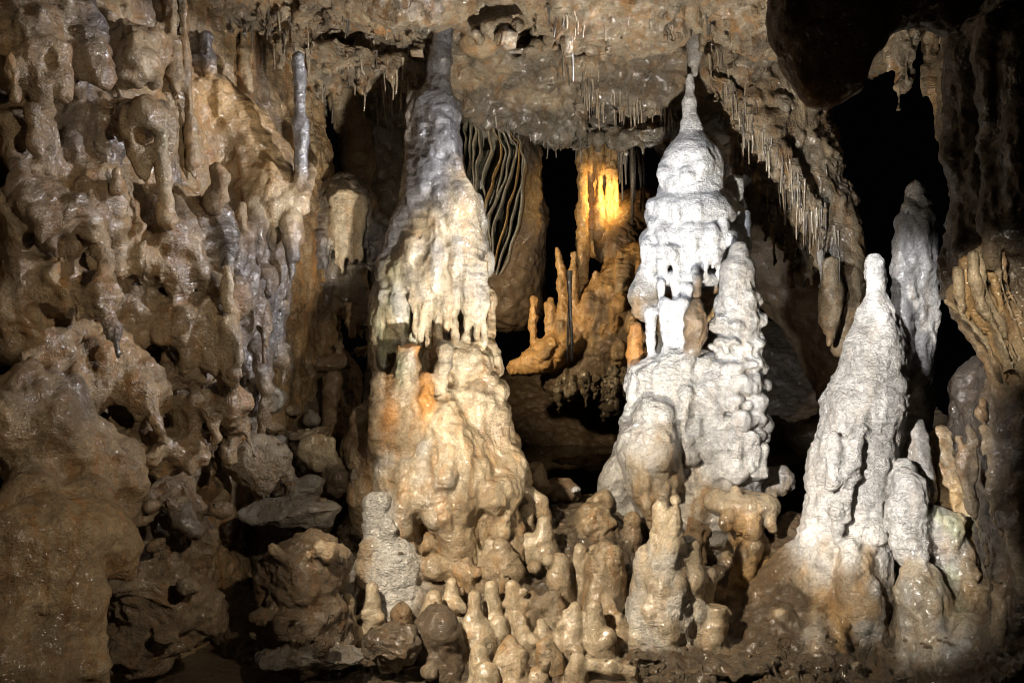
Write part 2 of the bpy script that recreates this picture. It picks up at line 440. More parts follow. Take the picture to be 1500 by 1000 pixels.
s.ell('column|skirt', (612, 395, D0 - .2), (22, 50, 20), 'cream', .05)
for i, (x, y0, y1, r) in enumerate([(607, 420, 490, 4), (616, 425, 494, 4.5), (627, 410, 500, 6), (641, 400, 502, 7.5), (655, 405, 478, 4.5), (667, 395, 500, 6), (683, 400, 503, 7.5), (698, 405, 500, 5.5), (709, 410, 500, 5)]):
    s.chain('column|drip#%d' % i, [(x, y0 - 22, D0 - .24, r * 1.6), (x, (y0 + y1) / 2, D0 - .25, r), (x + .5, y1 + 4, D0 - .25, r * .8)], 'cream', .012)
for x, y, r in [(706, 330, 10), (712, 385, 12), (718, 440, 12), (716, 490, 13), (712, 530, 14), (722, 470, 8), (700, 300, 9)]:
    s.ell('column|skirt', (x, y, D0 - .05), (r, r * 1.9, r), 'lgrey' if y < 400 else 'tan', .03)
# mound below
s.chain('column|mound', [(545, 690, D0 - .1, 38), (560, 740, D0 - .15, 46), (640, 750, D0 - .25, 60), (720, 740, D0 - .15, 48), (745, 700, D0 - .1, 34)], 'tan', .08)
s.chain('column|mound', [(645, 535, D0 + .05, 62), (640, 590, D0 + .05, 84), (638, 650, D0, 104), (645, 700, D0 - .05, 118), (650, 770, D0, 115)], 'tan', .08)
s.ell('column|mound', (672, 528, D0 - .18), (46, 26, 40), 'cream', .05)
s.chain('column|mound', [(550, 600, D0 - .1, 22), (530, 660, D0 - .1, 30), (545, 710, D0 - .1, 32)], 'brown', .07)
s.chain('column|mound', [(700, 560, D0 - .2, 26), (712, 620, D0 - .2, 34), (725, 690, D0 - .22, 42)], 'tan', .07)
s.chain('column|mound', [(640, 610, D0 - .36, 20), (665, 650, D0 - .42, 30), (640, 690, D0 - .42, 36)], 'tan', .07)
for x, y, r in [(727, 540, 11), (734, 575, 12), (738, 600, 10), (716, 510, 12), (750, 650, 14), (690, 585, 14)]:
    s.ell('column|mound', (x, y, D0 - .12), (r, r * 1.2, r), 'tan', .03)
s.chain('column|mound', [(598, 538, D0 - .36, 22), (592, 580, D0 - .38, 30), (588, 640, D0 - .38, 34)], ['tan', 'tan'], .04)
for i, (x, y0, y1, r, st) in enumerate([(556, 556, 640, 12, 'tan'), (575, 560, 650, 12, 'orange'), (600, 565, 640, 11, 'tan'), (626, 555, 620, 12, 'orange'), (612, 590, 650, 8, 'tan')]):
    s.chain('column|flute#%d' % i, [(x, y0, D0 - .42, r), (x - 2, (y0 + y1) / 2, D0 - .47, r * 1.1), (x - 3, y1, D0 - .45, r * .9)], st, .02)
s.stump('column|stump', (598, 505, D0 - .38, 20), (597, 532, D0 - .38, 16), 'orange', .02)
s.chain('column|nub', [(651, 512, D0 - .40, 10), (651, 540, D0 - .41, 11), (650, 558, D0 - .38, 9)], 'lgrey', .02)
s.chain('column|mound', [(625, 655, D0 - .5, 9), (622, 690, D0 - .48, 12)], 'lgrey', .04)
s.chain('column|mound', [(600, 715, D0 - .38, 24), (592, 760, D0 - .45, 26), (590, 815, D0 - .5, 26)], 'tan', .06)
s.chain('column|mound', [(660, 735, D0 - .46, 26), (668, 780, D0 - .5, 26), (675, 830, D0 - .52, 26)], 'tan', .06)
s.chain('column|mound', [(722, 715, D0 - .36, 28), (738, 760, D0 - .42, 26), (745, 805, D0 - .45, 26)], 'tan', .06)
s.decor('column|mound', 34, (570, 690, 760, 770), ['tan', 'tanwet', 'cream'], (8, 15), (8, 30), 5.0, 6.4, .025, 0, 24, .8)
for x, y, rx, ry in [(622, 770, 20, 30), (670, 745, 8, 14), (735, 745, 10, 16), (690, 690, 10, 6), (600, 700, 8, 12), (655, 655, 12, 5), (708, 640, 5, 12)]:
    s.ell('column|mound', (x, y, s.surf([(x, y)], 5, 6.4)[0] + .02), (rx, ry, 26), 'tan', .03, True)
s.decor('column|spire', 26, (602, 150, 672, 290), 'grey', (4, 9), (14, 40), 5.2, 6.3, .03, 0, 1)
s.decor('column|skirt', 36, (600, 350, 712, 430), ['cream', 'cream', 'lgrey'], (4, 9), (20, 60), 5.2, 6.3, .03, 0, 2)
s.decor('column|skirt', 26, (560, 420, 600, 530), ['cream', 'green', 'lgrey'], (4, 8), (10, 40), 5.2, 6.3, .03, 0, 3)
s.decor('column|mound', 44, (640, 560, 760, 740), ['tan', 'tan', 'cream', 'brown'], (6, 18), (6, 40), 5.0, 6.4, .05, 0, 4, .1)
s.decor('column|mound', 26, (515, 560, 555, 740), ['tan', 'brown'], (6, 16), (6, 40), 5.0, 6.4, .05, 0, 14, .1)
s.decor('column|mound', 30, (560, 660, 660, 760), ['tan', 'lgrey'], (6, 16), (6, 30), 5.0, 6.4, .05, 0, 15, .1)
s.decor('column|mound', 30, (640, 510, 735, 610), ['tan', 'cream'], (5, 12), (6, 24), 5.0, 6.4, .03, 0, 5, .2)
s.build()

# ================================================================== the white stalagmite
thing('white', 'stalagmite', 'snow white tiered stalagmite rising in domes to a thin pointed spire', 'stalagmite')
thing('lumpy', 'stalagmite', 'lumpy grey cone stalagmite of stacked knobs fused to the right front of the white one', 'stalagmite')
s = Sculpt('white', .0115, 1.0, 4)
D1 = 6.3
s.chain('white|spire', [(1011, 112, D1, 5), (1010, 150, D1, 9), (1013, 190, D1, 15), (1014, 225, D1, 34)], 'white', .05)
s.ell('white|dome', (1013, 243, D1), (45, 44, 46), 'white', .03)
s.chain('white|dome', [(1013, 225, D1, 32), (1013, 262, D1, 44), (1013, 300, D1, 54)], 'white', .03)
s.ell('white|tier#a', (1012, 316, D1), (67, 42, 66), 'white', .012)
s.ell('white|tier#b', (1012, 354, D1), (76, 38, 72), 'white', .012)
s.chain('white|tier#b', [(1060, 300, D1 + .05, 22), (1068, 380, D1 + .05, 28)], 'white', .04)
s.fringe('white|tier#b', [(942, 368, D1 - .14), (985, 372, D1 - .28), (1040, 372, D1 - .27), (1078, 366, D1 - .12)], 20, (12, 36), 5.5, 'white', .014)
s.fringe('white|dome', [(970, 262, D1 - .08), (1012, 266, D1 - .185), (1055, 262, D1 - .08)], 11, (8, 18), 6, 'white', .016)
s.fringe('white|tier#a', [(952, 334, D1 - .12), (1012, 340, D1 - .26), (1072, 332, D1 - .13)], 16, (6, 16), 6, 'white', .016)
s.chain('white|core', [(1012, 385, D1 + .1, 48), (1010, 480, D1 + .12, 46), (1008, 540, D1 + .08, 58), (1008, 575, D1 + .05, 72), (1010, 640, D1 + .05, 90), (1010, 740, D1, 112)], ['amber', 'tan', 'lgrey', 'lgrey', 'lgrey'], .04)
s.chain('white|lobe', [(948, 402, D1 - .08, 20), (944, 430, D1 - .10, 23), (948, 455, D1 - .10, 16)], 'lgrey', .03)
s.fringe('white|lobe', [(930, 446, D1 - .14), (950, 456, D1 - .2), (966, 446, D1 - .16)], 6, (8, 20), 6, 'tan', .02)
s.ell('white|shelf', (1000, 410, D1 - .06), (56, 17, 58), 'white', .02)
s.ell('white|shelf', (985, 452, D1 - .16), (38, 11, 36), 'white', .02)
for i, (x, y0, y1, r, d) in enumerate([(953, 468, 530, 8, .22), (974, 455, 532, 8.5, .30), (1000, 455, 525, 9, .34), (986, 455, 500, 5, .32), (990, 425, 458, 6, .28), (968, 425, 455, 5, .27), (1006, 430, 462, 6, .3)]):
    s.chain('white|pillar#%d' % i if i < 3 else 'white|shelf', [(x, y0 - 8, D1 - d, r * 1.4), (x + 1, (y0 + y1) / 2, D1 - d, r * .8), (x + 2, y1 + 6, D1 - d, r * .75)], 'white', .02)
s.chain('white|peg', [(931, 481, D1 - .12, 9), (931, 520, D1 - .12, 10.5), (929, 570, D1 - .12, 12)], 'orange', .02)
s.chain('white|buttress', [(950, 548, D1 - .24, 22), (985, 540, D1 - .3, 28), (1002, 575, D1 - .32, 30)], 'rwhite', .04)
s.chain('white|buttress', [(938, 570, D1 - .2, 18), (975, 580, D1 - .26, 26), (930, 600, D1 - .15, 16)], 'rwhite', .04)
# grey big lobe at the lower left and its tails
s.chain('white|great_lobe', [(958, 618, D1 - .36, 34), (952, 660, D1 - .40, 42), (955, 705, D1 - .40, 38), (962, 750, D1 - .40, 30)], 'lgrey', .05)
s.chain('white|great_lobe', [(925, 620, D1 - .2, 12), (915, 660, D1 - .2, 14), (905, 705, D1 - .22, 24), (903, 745, D1 - .2, 26)], 'lgrey', .04)
s.chain('white|great_lobe', [(945, 690, D1 - .52, 10), (950, 740, D1 - .54, 11), (958, 775, D1 - .52, 9)], 'tan', .03)
s.chain('white|great_lobe', [(975, 690, D1 - .52, 9), (968, 730, D1 - .53, 10)], 'tan', .03)
# draperies in the middle
for i, (x, y0, y1, r) in enumerate([(1005, 545, 590, 12), (1015, 560, 600, 7), (1032, 545, 592, 13), (1050, 550, 600, 10), (1000, 580, 590, 9), (1022, 612, 665, 9), (1040, 620, 670, 11), (1005, 615, 660, 12)]):
    s.chain('white|drapery#%d' % i if i in (0, 2) else 'white|core', [(x, y0 - 8, D1 - .37, r * 1.1), (x, y1, D1 - .41, r * .8)], 'lgrey', .03)
s.ell('white|core', (1030, 535, D1 - .3), (34, 22, 24), 'rwhite', .04)
s.ell('white|core', (1020, 640, D1 - .25), (50, 40, 40), 'rwhite', .04)
s.chain('white|side_pillar#1', [(1076, 268, D1 + .12, 13), (1076, 330, D1 + .1, 15), (1080, 390, D1 + .1, 20)], 'white', .02)
s.stump('white|side_pillar#2', (1089, 308, D1 - .03, 10), (1089, 372, D1 - .03, 12), 'white', .02)
s.chain('white|figure', [(1023, 409, D1 - .42, 6), (1023, 428, D1 - .42, 6.5)], 'brown', .012)
s.chain('white|figure', [(1022, 447, D1 - .43, 9), (1020, 466, D1 - .43, 16), (1019, 490, D1 - .42, 16), (1016, 508, D1 - .40, 12)], 'brown', .02)
# base
s.ell('white|base', (1040, 745, D1 - .15), (95, 46, 90), 'lgrey', .08)
s.ell('white|base', (960, 790, D1 - .1), (75, 55, 80), 'brown', .08)
s.chain('white|base', [(1110, 700, D1 - .1, 20), (1135, 703, D1 - .12, 16), (1153, 707, D1 - .12, 9)], 'rwhite', .03)
s.decor('white|dome', 5, (972, 215, 1050, 270), 'white', (5, 11), (8, 30), 5.4, 6.6, .03, 0, 1)
s.decor('white|tier#a', 10, (950, 295, 1075, 350), 'white', (4, 9), (6, 26), 5.4, 6.6, .025, 0, 2)
s.decor('white|tier#b', 10, (940, 350, 1050, 395), 'white', (4, 8), (6, 22), 5.4, 6.6, .025, 0, 3)
s.decor('white|buttress', 26, (920, 540, 1010, 600), 'rwhite', (4, 9), (6, 24), 5.4, 6.6, .025, 0, 4)
s.decor('white|core', 40, (1000, 520, 1060, 690), ['lgrey', 'rwhite'], (5, 11), (8, 30), 5.4, 6.6, .025, 0, 5)
s.decor('white|great_lobe', 22, (915, 600, 1000, 740), ['lgrey', 'tan'], (5, 12), (12, 50), 5.4, 6.6, .04, 0, 6, .15)
s.decor('white|base', 26, (990, 690, 1150, 760), ['lgrey', 'tan'], (5, 12), (8, 26), 5.4, 6.6, .04, 0, 7, .2)
rr = random.Random(8)
L_ = 'lumpy'
s.chain(L_, [(1082, 366, D1 - .35, 10), (1081, 400, D1 - .35, 21), (1080, 450, D1 - .34, 29), (1082, 520, D1 - .32, 32), (1085, 600, D1 - .3, 34), (1088, 690, D1 - .26, 34)], 'lgrey', .03)
for y in (440, 472, 505, 535, 560, 590, 618, 640, 665, 685):
    nrow = 7
    for j in range(nrow):
        a = -1.45 + 2.9 * (j + rr.uniform(-.3, .3)) / (nrow - 1)
        R = 19 + min((y - 400) * .14, 13)
        xx, dd = 1082 + R * math.sin(a) + rr.uniform(-2, 2), D1 - .33 - R * math.cos(a) * .0043
        r = rr.uniform(6, 13) * (1.1 if y > 550 else .9)
        s.ell(L_, (xx, y + rr.uniform(-6, 6), dd), (r * rr.uniform(.9, 1.6), r * rr.uniform(.6, 1.4), r), rr.choice(['lgrey', 'lgrey', 'rwhite']), .022)
s.fringe(L_, [(1052, 668, D1 - .42), (1085, 672, D1 - .48), (1116, 665, D1 - .42)], 9, (15, 32), 7, 'rwhite', .02)
for x, y, r in [(1048, 600, 14), (1046, 632, 15), (1050, 655, 14), (1035, 655, 13), (1060, 575, 13), (1012, 668, 13), (1058, 640, 13)]:
    s.ell('white|knob#%d' % y, (x, y, D1 - .42), (r, r, r), 'lgrey', .018)
s.build()

# ================================================================== right-hand group
thing('knob', 'stalagmite', 'broad white rippled cone stalagmite topped by a knob shaped like a head', 'stalagmite')
thing('greyspire', 'stalagmite', 'tall slim wet grey stalagmite standing behind the knob-headed cone', 'stalagmite')
thing('rlump', 'stalagmite', 'squat glossy cream stalagmite of merged lumps at lower right beside the terraced floor', 'stalagmite')
thing('thin', 'stalagmite', 'thin finger-like stalagmite at the foot of the broad white cone', 'stalagmite')
thing('front', 'stalagmite', 'glossy cream twin-tipped stalagmite with rippled flank before the white tiered one', 'stalagmite')
thing('mush', 'rock_shelf', 'smooth cream mushroom-shaped shelf with one round nub on top', 'rock shelf')
thing('stump', 'stalagmite', 'short flat-topped brown stump stalagmite with knobby left side', 'stalagmite')
thing('tiny', 'stalagmite', 'small smooth round-tipped stalagmite alone on the muddy floor at the bottom edge', 'stalagmite')
struct('floor', 'floor')
def floor_h(x, y):
    h = .02 + .0 * x
    ap = np.exp(-((x - 1.55) / .34) ** 2) * np.exp(-((y - 5.45) / .45) ** 2) * .28
    back = sstep(5.35, 6.3, y) * .42
    terr = sstep(1.9, 2.6, x) * .42
    return h + ap + back + terr - .05 * sstep(5.05, 4.8, y)
s = Sculpt('right', .0105, 1.0, 5)
s.clip = (np.array((.6, 4.35, -.25)), np.array((3.0, 6.9, 2.6)))
s.add('floor', lambda x, y, z: (z - floor_h(x, y) + 0 * x) * .85, (-np.inf,) * 3, INF3, 'mud', .06)
DR = 5.45
K = 'knob'
s.chain('knob|head', [(1281, 386, DR, 15), (1283, 402, DR, 16)], 'rwhite', .02)
s.chain('knob|head', [(1288, 388, DR - .04, 9), (1289, 396, DR - .03, 8)], 'lgrey', .02)
s.chain('knob|head', [(1281, 405, DR, 12), (1282, 440, DR, 15)], 'rwhite', .03)
s.chain('knob|cone', [(1284, 462, DR, 26), (1279, 520, DR, 41), (1265, 600, DR, 56), (1246, 690, DR + .02, 60), (1240, 770, DR + .02, 62), (1228, 850, DR + .02, 72), (1216, 930, DR, 84)], ['rwhite'] * 4 + ['rwhite', 'tan'], .05)
s.chain('knob|cone', [(1305, 470, DR + .05, 14), (1310, 540, DR + .05, 18), (1305, 640, DR + .05, 18)], 'rwhite', .04)
s.chain('knob|cone', [(1165, 850, DR + .05, 40), (1120, 930, DR + .1, 50)], 'brown', .10)
s.chain('knob|cone', [(1250, 820, DR - .25, 22), (1255, 880, DR - .3, 30), (1255, 935, DR - .3, 32)], 'tan', .06)
for x, y0, y1 in [(1226, 668, 712), (1244, 655, 702), (1258, 690, 720), (1233, 735, 765), (1290, 600, 640)]:
    s.chain('knob|cone', [(x, y0, DR - .22, 3), (x - 1, y1, DR - .24, 4.5)], 'rwhite', .01, True)
for i, (x, y0, y1, r) in enumerate([(1218, 640, 710, 9), (1234, 655, 715, 8), (1252, 630, 700, 10), (1240, 690, 760, 9), (1225, 720, 780, 8)]):
    s.chain('knob|flute#%d' % i, [(x + 4, y0, DR - .21, r), (x, (y0 + y1) / 2, DR - .25, r), (x - 1, y1, DR - .25, r * .9)], 'rwhite', .022)
s.chain('greyspire', [(1342, 282, DR + .4, 13), (1343, 300, DR + .4, 15), (1343, 325, DR + .4, 28), (1341, 400, DR + .4, 31), (1340, 500, DR + .4, 28), (1337, 600, DR + .35, 25), (1335, 720, DR + .3, 28), (1340, 900, DR + .3, 40)], 'lgrey', .04)
s.chain('greyspire', [(1330, 310, DR + .33, 12), (1322, 420, DR + .3, 14), (1322, 540, DR + .28, 14)], 'lgrey', .03)
s.chain('greyspire', [(1362, 330, DR + .36, 9), (1360, 450, DR + .33, 10), (1352, 540, DR + .3, 12), (1348, 580, DR + .3, 3)], 'lgrey', .03)
RL = 5.2
s.chain('rlump|peak', [(1329, 706, RL, 22), (1330, 750, RL, 25), (1334, 800, RL, 28)], 'rwhite', .03)
s.chain('rlump|peak', [(1322, 690, RL + .1, 18), (1345, 720, RL + .02, 16)], 'rwhite', .03)
s.chain('rlump|body', [(1345, 836, RL - .1, 20), (1350, 870, RL - .1, 38), (1362, 930, RL - .08, 52), (1365, 970, RL - .05, 56)], ['cream', 'tanwet', 'tanwet'], .04)
s.chain('rlump|body', [(1375, 770, RL + .05, 26), (1392, 820, RL + .08, 34), (1405, 870, RL + .08, 40), (1400, 930, RL + .05, 40)], ['lgrey', 'lgrey', 'tan'], .05)
s.chain('rlump|body', [(1338, 625, RL + .3, 14), (1344, 660, RL + .25, 16), (1350, 720, RL + .2, 20)], 'lgrey', .03)
s.chain('rlump|flank', [(1380, 640, RL + .4, 18), (1395, 720, RL + .3, 30), (1408, 780, RL + .25, 34), (1420, 850, RL + .25, 28)], ['tan', 'amber', 'tan'], .04)
for x, y, r in [(1398, 770, 14), (1382, 800, 12), (1410, 850, 13), (1425, 870, 12), (1392, 860, 10)]:
    s.ell('rlump|flank', (x, y, RL + .02), (r, r * 1.3, r), 'amber' if y < 820 else 'tan', .02)
s.chain('thin', [(1141, 898, 5.18, 5.5), (1141, 920, 5.18, 6), (1141, 945, 5.18, 7.5), (1141, 955, 5.18, 12)], 'tanwet', .02)
s.chain('tiny', [(1256, 975, 4.85, 9), (1258, 1000, 4.85, 12)], 'tanwet', .02)
CF = 5.2
s.chain('front|tip#a', [(968, 742, CF, 12), (972, 790, CF, 19)], 'cream', .03)
s.chain('front|tip#b', [(990, 748, CF - .06, 10), (987, 790, CF - .06, 17)], 'cream', .02)
s.chain('front|knob', [(990, 732, CF - .02, 9)], 'tanwet', .015)
s.chain('front|body', [(980, 800, CF, 24), (975, 850, CF, 36), (968, 900, CF, 48), (966, 945, CF + .02, 58)], ['cream', 'rwhite', 'rwhite'], .04)
s.chain('front|body', [(1008, 800, CF + .02, 16), (1012, 850, CF, 22), (1005, 920, CF, 22)], 'tanwet', .03)
s.chain('front|body', [(1035, 845, CF + .04, 16), (1035, 870, CF + .02, 12)], 'tanwet', .02)
s.chain('front|body', [(948, 810, CF + .05, 14), (945, 860, CF + .05, 22)], 'tanwet', .03)
s.stump('stump', (1048, 886, CF - .05, 20), (1046, 950, CF - .05, 21), 'tanwet', .02)
for x, y, r in [(1016, 893, 13), (1012, 912, 12), (1024, 925, 14), (1016, 940, 15), (1030, 905, 10), (1066, 898, 9), (1048, 915, 22), (1045, 935, 23)]:
    s.ell('stump', (x, y, CF - .06), (r, r * .9, r), 'tanwet', .012)
MD = 5.75
s.ell('mush|cap', (1086, 738, MD), (54, 19, 46), 'tanwet', .03)
s.ell('mush|cap', (1052, 728, MD), (18, 14, 20), 'tanwet', .03)
s.ell('mush|cap', (1118, 745, MD - .02), (24, 22, 24), 'tanwet', .03)
s.chain('mush|nub', [(1078, 719, MD - .08, 8), (1078, 728, MD - .08, 11)], 'tanwet', .02)
s.chain('mush|stem', [(1090, 758, MD, 34), (1096, 785, MD + .02, 20), (1110, 830, MD + .05, 24), (1110, 880, MD + .1, 32)], ['cream', 'amber', 'brown'], .04)
s.chain('mush|stem', [(1100, 800, MD - .1, 16), (1080, 845, MD - .16, 14), (1075, 860, MD - .17, 10)], 'amber', .03)
s.chain('mush|stem', [(1020, 770, MD + .1, 24), (1005, 830, MD + .1, 26)], 'brown', .05)
s.fringe('mush|stem', [(1062, 762, MD - .14), (1110, 770, MD - .16)], 6, (6, 18), 7, 'amber', .02)
s.chain('floor', [(1165, 780, 6.0, 30), (1150, 830, 5.8, 40)], 'brown', .08)
s.decor('knob|cone', 50, (1190, 480, 1310, 780), 'rwhite', (4, 9), (10, 44), 4.9, 5.8, .035, -.1, 1, .15)
s.decor('knob|cone', 30, (1180, 780, 1290, 930), ['rwhite', 'tan', 'amber'], (5, 12), (8, 40), 4.8, 5.8, .04, -.1, 2, .15)
s.decor('greyspire', 26, (1312, 310, 1372, 600), 'lgrey', (4, 8), (14, 60), 5.2, 6.2, .03, 0, 3)
s.decor('rlump|body', 34, (1320, 830, 1420, 950), ['tanwet', 'cream', 'lgrey'], (5, 12), (8, 40), 4.8, 5.6, .03, .05, 4)
s.decor('rlump|peak', 12, (1310, 700, 1355, 810), ['rwhite', 'lgrey'], (4, 8), (10, 40), 4.8, 5.6, .03, 0, 5)
s.decor('rlump|flank', 26, (1375, 650, 1440, 880), ['tan', 'amber', 'green'], (4, 10), (6, 30), 4.8, 5.9, .025, .1, 6)
s.decor('front|body', 26, (930, 800, 1030, 930), ['rwhite', 'cream', 'tanwet'], (5, 11), (8, 40), 4.8, 5.6, .03, 0, 7)
s.decor('mush|stem', 24, (1050, 750, 1140, 870), ['amber', 'tan', 'brown'], (4, 10), (6, 24), 5.2, 6.2, .025, 0, 8)
for i in range(26):
    x, y = s.rng.uniform(900, 1490), s.rng.uniform(955, 1010)
    d = 1.58 * F / (y - 500); s.ell('floor', (x, y, d), (s.rng.uniform(10, 40), s.rng.uniform(3, 8), 16), 'mud', .02)
s.build()

# ================================================================== the front slope and its crowd of small stalagmites
def slope_h(x, y):
    a = sstep(4.72, 6.0, y) * .66
    a = a * sstep(-1.25, -.95, x) * (1 - .45 * sstep(.55, 1.0, x))
    return a - .03
def SD(px, py):                     # depth at which a pixel's ray meets the slope
    for D in np.arange(4.2, 7.2, .02):
        p = P(px, py, D)
        if p[2] <= slope_h(p[0], p[1]) + .02: return D
    return 6.3
struct('slope', 'rubble_slope')
s = Sculpt('slope', .0105, 1.0, 6)
s.clip = (np.array((-1.5, 4.3, -.3)), np.array((1.0, 6.8, 1.35)))
s.add('slope', lambda x, y, z: (z + .06 - slope_h(x + 0 * y, y + 0 * x)) * .85, (-np.inf,) * 3, INF3, 'mud', .06)  # dark mud tone also paints the shade in gaps between stubs
G = 'small stalagmites crowding the front slope'
NST = [0]
def stub(label, pts, st='tanwet', k=.03, foot=1.9, parts=(), name='stalagmite', cat='stalagmite', grp=G, D=None, sink=10):
    NST[0] += 1; key = 'stub%d' % NST[0]
    thing(key, name, label, cat, grp)
    bx, by, br = pts[-1]
    d = D or SD(bx, by)
    q = [(x, y, d, r * 1.14) for x, y, r in pts] + [(bx, by + sink, d + .02, br * (1 + foot) / 2), (bx, by + sink + 26, d + .05, br * foot)]
    s.chain(key, q, st, k)
    for x, y, r in parts: s.ell(key, (x, y, d - .03), (r, r * 1.1, r), st, .02)
    g = random.Random(NST[0] * 7); x, y, r = pts[len(pts) // 2]
    for i in range(3):
        a = g.uniform(-1.3, 1.3); q = r * g.uniform(.35, .55)
        s.ell(key, (x + r * .8 * math.sin(a), g.uniform(y - r, by), d - r * .8 * math.cos(a) * d / F), (q, q * g.uniform(1, 2), q), st, .02)
    return key
stub('pale square-shouldered stub with rippled white skirt beside the leaning grey slab', [(548, 738, 15), (552, 768, 17), (566, 800, 27), (572, 830, 36)], 'rwhite', parts=[(560, 735, 10)])
stub('round-tipped tan peg rising in front of the white rippled skirt', [(590, 753, 10), (590, 785, 11.5), (590, 806, 13)], 'tan')
stub('blunt grey-tan peg left below the square-shouldered stub', [(540, 802, 12), (539, 830, 12), (541, 852, 13)], 'tan')
stub('slim peg with two small shoulders above the dark brown boulder', [(544, 862, 8), (545, 885, 9), (546, 905, 11)], 'tanwet', parts=[(533, 900, 8), (556, 905, 8)])
stub('thick round-headed knob perched on the dark brown boulder', [(635, 875, 10.5), (634, 895, 12), (632, 910, 15)], 'tanwet')
stub('tiny finger on the lip beside the round-headed knob', [(662, 853, 7.5), (662, 868, 8), (660, 880, 10)], 'tanwet', parts=[(668, 884, 11), (655, 888, 9)])
stub('slender peg with widely flared foot in the middle of the crowd', [(695, 873, 7.5), (695, 900, 8), (696, 920, 14), (698, 932, 24)], 'tanwet')
stub('tall smooth peg just right of the flared slender peg', [(720, 860, 9.5), (721, 885, 10.5), (724, 908, 12)], 'tanwet')
stub('short smooth peg low in front of the tall smooth peg', [(732, 911, 9.5), (732, 928, 10.5)], 'tanwet')
stub('stout peg with a thin flake of rock behind its right edge', [(751, 860, 10), (754, 882, 12), (758, 900, 13)], 'tanwet', parts=[(768, 866, 6), (770, 885, 7)])
stub('low bump between the stout peg and a little round knob', [(759, 905, 7), (762, 915, 9)], 'tanwet')
stub('little round knob on a low foot left of the twin mound', [(793, 912, 7.5), (794, 925, 8), (796, 934, 14)], 'tanwet')
stub('blocky brown stub with flat tilted faces in shade', [(808, 876, 13), (812, 900, 16)], 'rock', parts=[(795, 888, 10)])
stub('glossy hooded knob above the blocky brown stub', [(820, 824, 13), (818, 850, 15), (822, 866, 12)], 'tanwet', parts=[(803, 820, 8)])
stub('narrow knob with forked legs left of the broad brown curtain block', [(851, 806, 10), (847, 830, 7), (848, 850, 8)], 'tanwet', parts=[(860, 830, 6)])
stub('broad brown curtain block with a flat sloping top', [(886, 808, 17), (884, 835, 23), (886, 860, 24)], 'tan', parts=[(870, 808, 12), (900, 806, 10)])
stub('two-lobed pale knob stuck on the right of the curtain block', [(904, 822, 10), (902, 845, 13), (894, 862, 12)], 'tanwet')
stub('rounded peg rising behind the twin mound', [(873, 860, 9.5), (873, 890, 11)], 'tanwet')
stub('taller right peak of the twin mound near the cream stalagmite', [(870, 890, 11), (871, 915, 13), (876, 938, 17)], 'tanwet', parts=[(892, 932, 12)])
stub('sloping left peak of the twin mound with a nub at its side', [(842, 890, 9.5), (838, 912, 14), (836, 935, 18)], 'tanwet', parts=[(822, 915, 9)])
stub('tan peg with dark lower half tucked beside the great grey lobe', [(926, 757, 9.5), (924, 785, 11), (922, 820, 10)], 'tan', D=5.75)
stub('square-topped stub at the bottom edge, left one of the front pair', [(702, 958, 11), (702, 975, 12), (704, 1000, 14)], 'tanwet')
stub('smooth stub cut by the bottom edge in front of the square-topped one', [(712, 985, 14), (712, 1010, 17)], 'tanwet')
stub('big knobby cone at the bottom middle of the crowd', [(748, 948, 13), (750, 970, 20), (752, 1000, 25)], 'tan', parts=[(762, 960, 12), (738, 985, 12)])
stub('low double bump behind the big knobby cone', [(766, 925, 11), (768, 945, 13)], 'tanwet', parts=[(780, 938, 9)])
stub('short cylinder at the left end of the flat lobe', [(846, 965, 10), (845, 985, 11)], 'tanwet')
stub('flat smooth lobe spreading right along the muddy floor', [(868, 972, 9), (895, 978, 9), (925, 984, 7)], 'tanwet', foot=1.0)
stub('small brown bump near the bottom beside the cave floor', [(790, 988, 11), (792, 1005, 14)], 'tan', parts=[(800, 975, 8)])
stub('blunt peg on the right shoulder of the tan mound', [(797, 766, 9.5), (797, 790, 13), (800, 806, 15)], 'tanwet', parts=[(785, 795, 8)])
stub('glossy round knob under the blunt shoulder peg', [(773, 790, 9.5), (773, 802, 10)], 'tanwet')
stub('peg bulging under the arched ledge on the mound shoulder', [(771, 748, 8.5), (769, 765, 9.5)], 'tanwet', D=5.7)
stub('arched ledge knuckle on the mound shoulder above the hole', [(775, 722, 10), (790, 735, 11), (796, 750, 8)], 'tanwet', D=5.75, parts=[(762, 715, 9)])
stub('tapered peg in front of the hooded fold of the tan mound', [(688, 780, 10), (686, 800, 13), (685, 815, 15)], 'tan')
stub('curled knob above the tapered peg at the foot of the tan mound', [(680, 758, 13), (690, 762, 12), (697, 776, 9)], 'tan', D=5.55)
stub('small yellowish nub leaning on a rough grey mound', [(718, 795, 8.5), (719, 812, 10), (722, 824, 16)], 'tanwet')
stub('rough hump right of the small yellowish nub', [(735, 800, 10), (738, 820, 14), (742, 838, 17)], 'tan')
stub('three-lumped stub on the log-shaped rock', [(684, 822, 9.5), (682, 838, 12)], 'tan', parts=[(696, 836, 10), (672, 838, 8)])
stub('round cream stub right of the three-lumped one', [(721, 820, 10), (722, 838, 13)], 'tan', parts=[(734, 838, 9)])
stub('hooded fold of flowstone hanging at the foot of the tan mound', [(700, 725, 18), (706, 755, 22), (712, 785, 18)], 'tan', D=5.6, name='flowstone_hood', cat='flowstone', grp=None)
stub('low log-shaped ledge of rock lying across the slope', [(610, 832, 13), (640, 830, 15), (668, 834, 13)], 'tan', foot=1.0, name='rock_ledge', cat='rock', grp=None)
stub('dark brown rounded boulder under the round-headed knob', [(640, 922, 28), (645, 955, 30), (655, 985, 24)], 'dark', name='boulder', cat='boulder', grp=None, D=4.95)
stub('short dark wet lump in the shadow right of the white rippled skirt', [(640, 742, 18), (650, 770, 20), (655, 800, 16)], 'dwet', D=5.7)
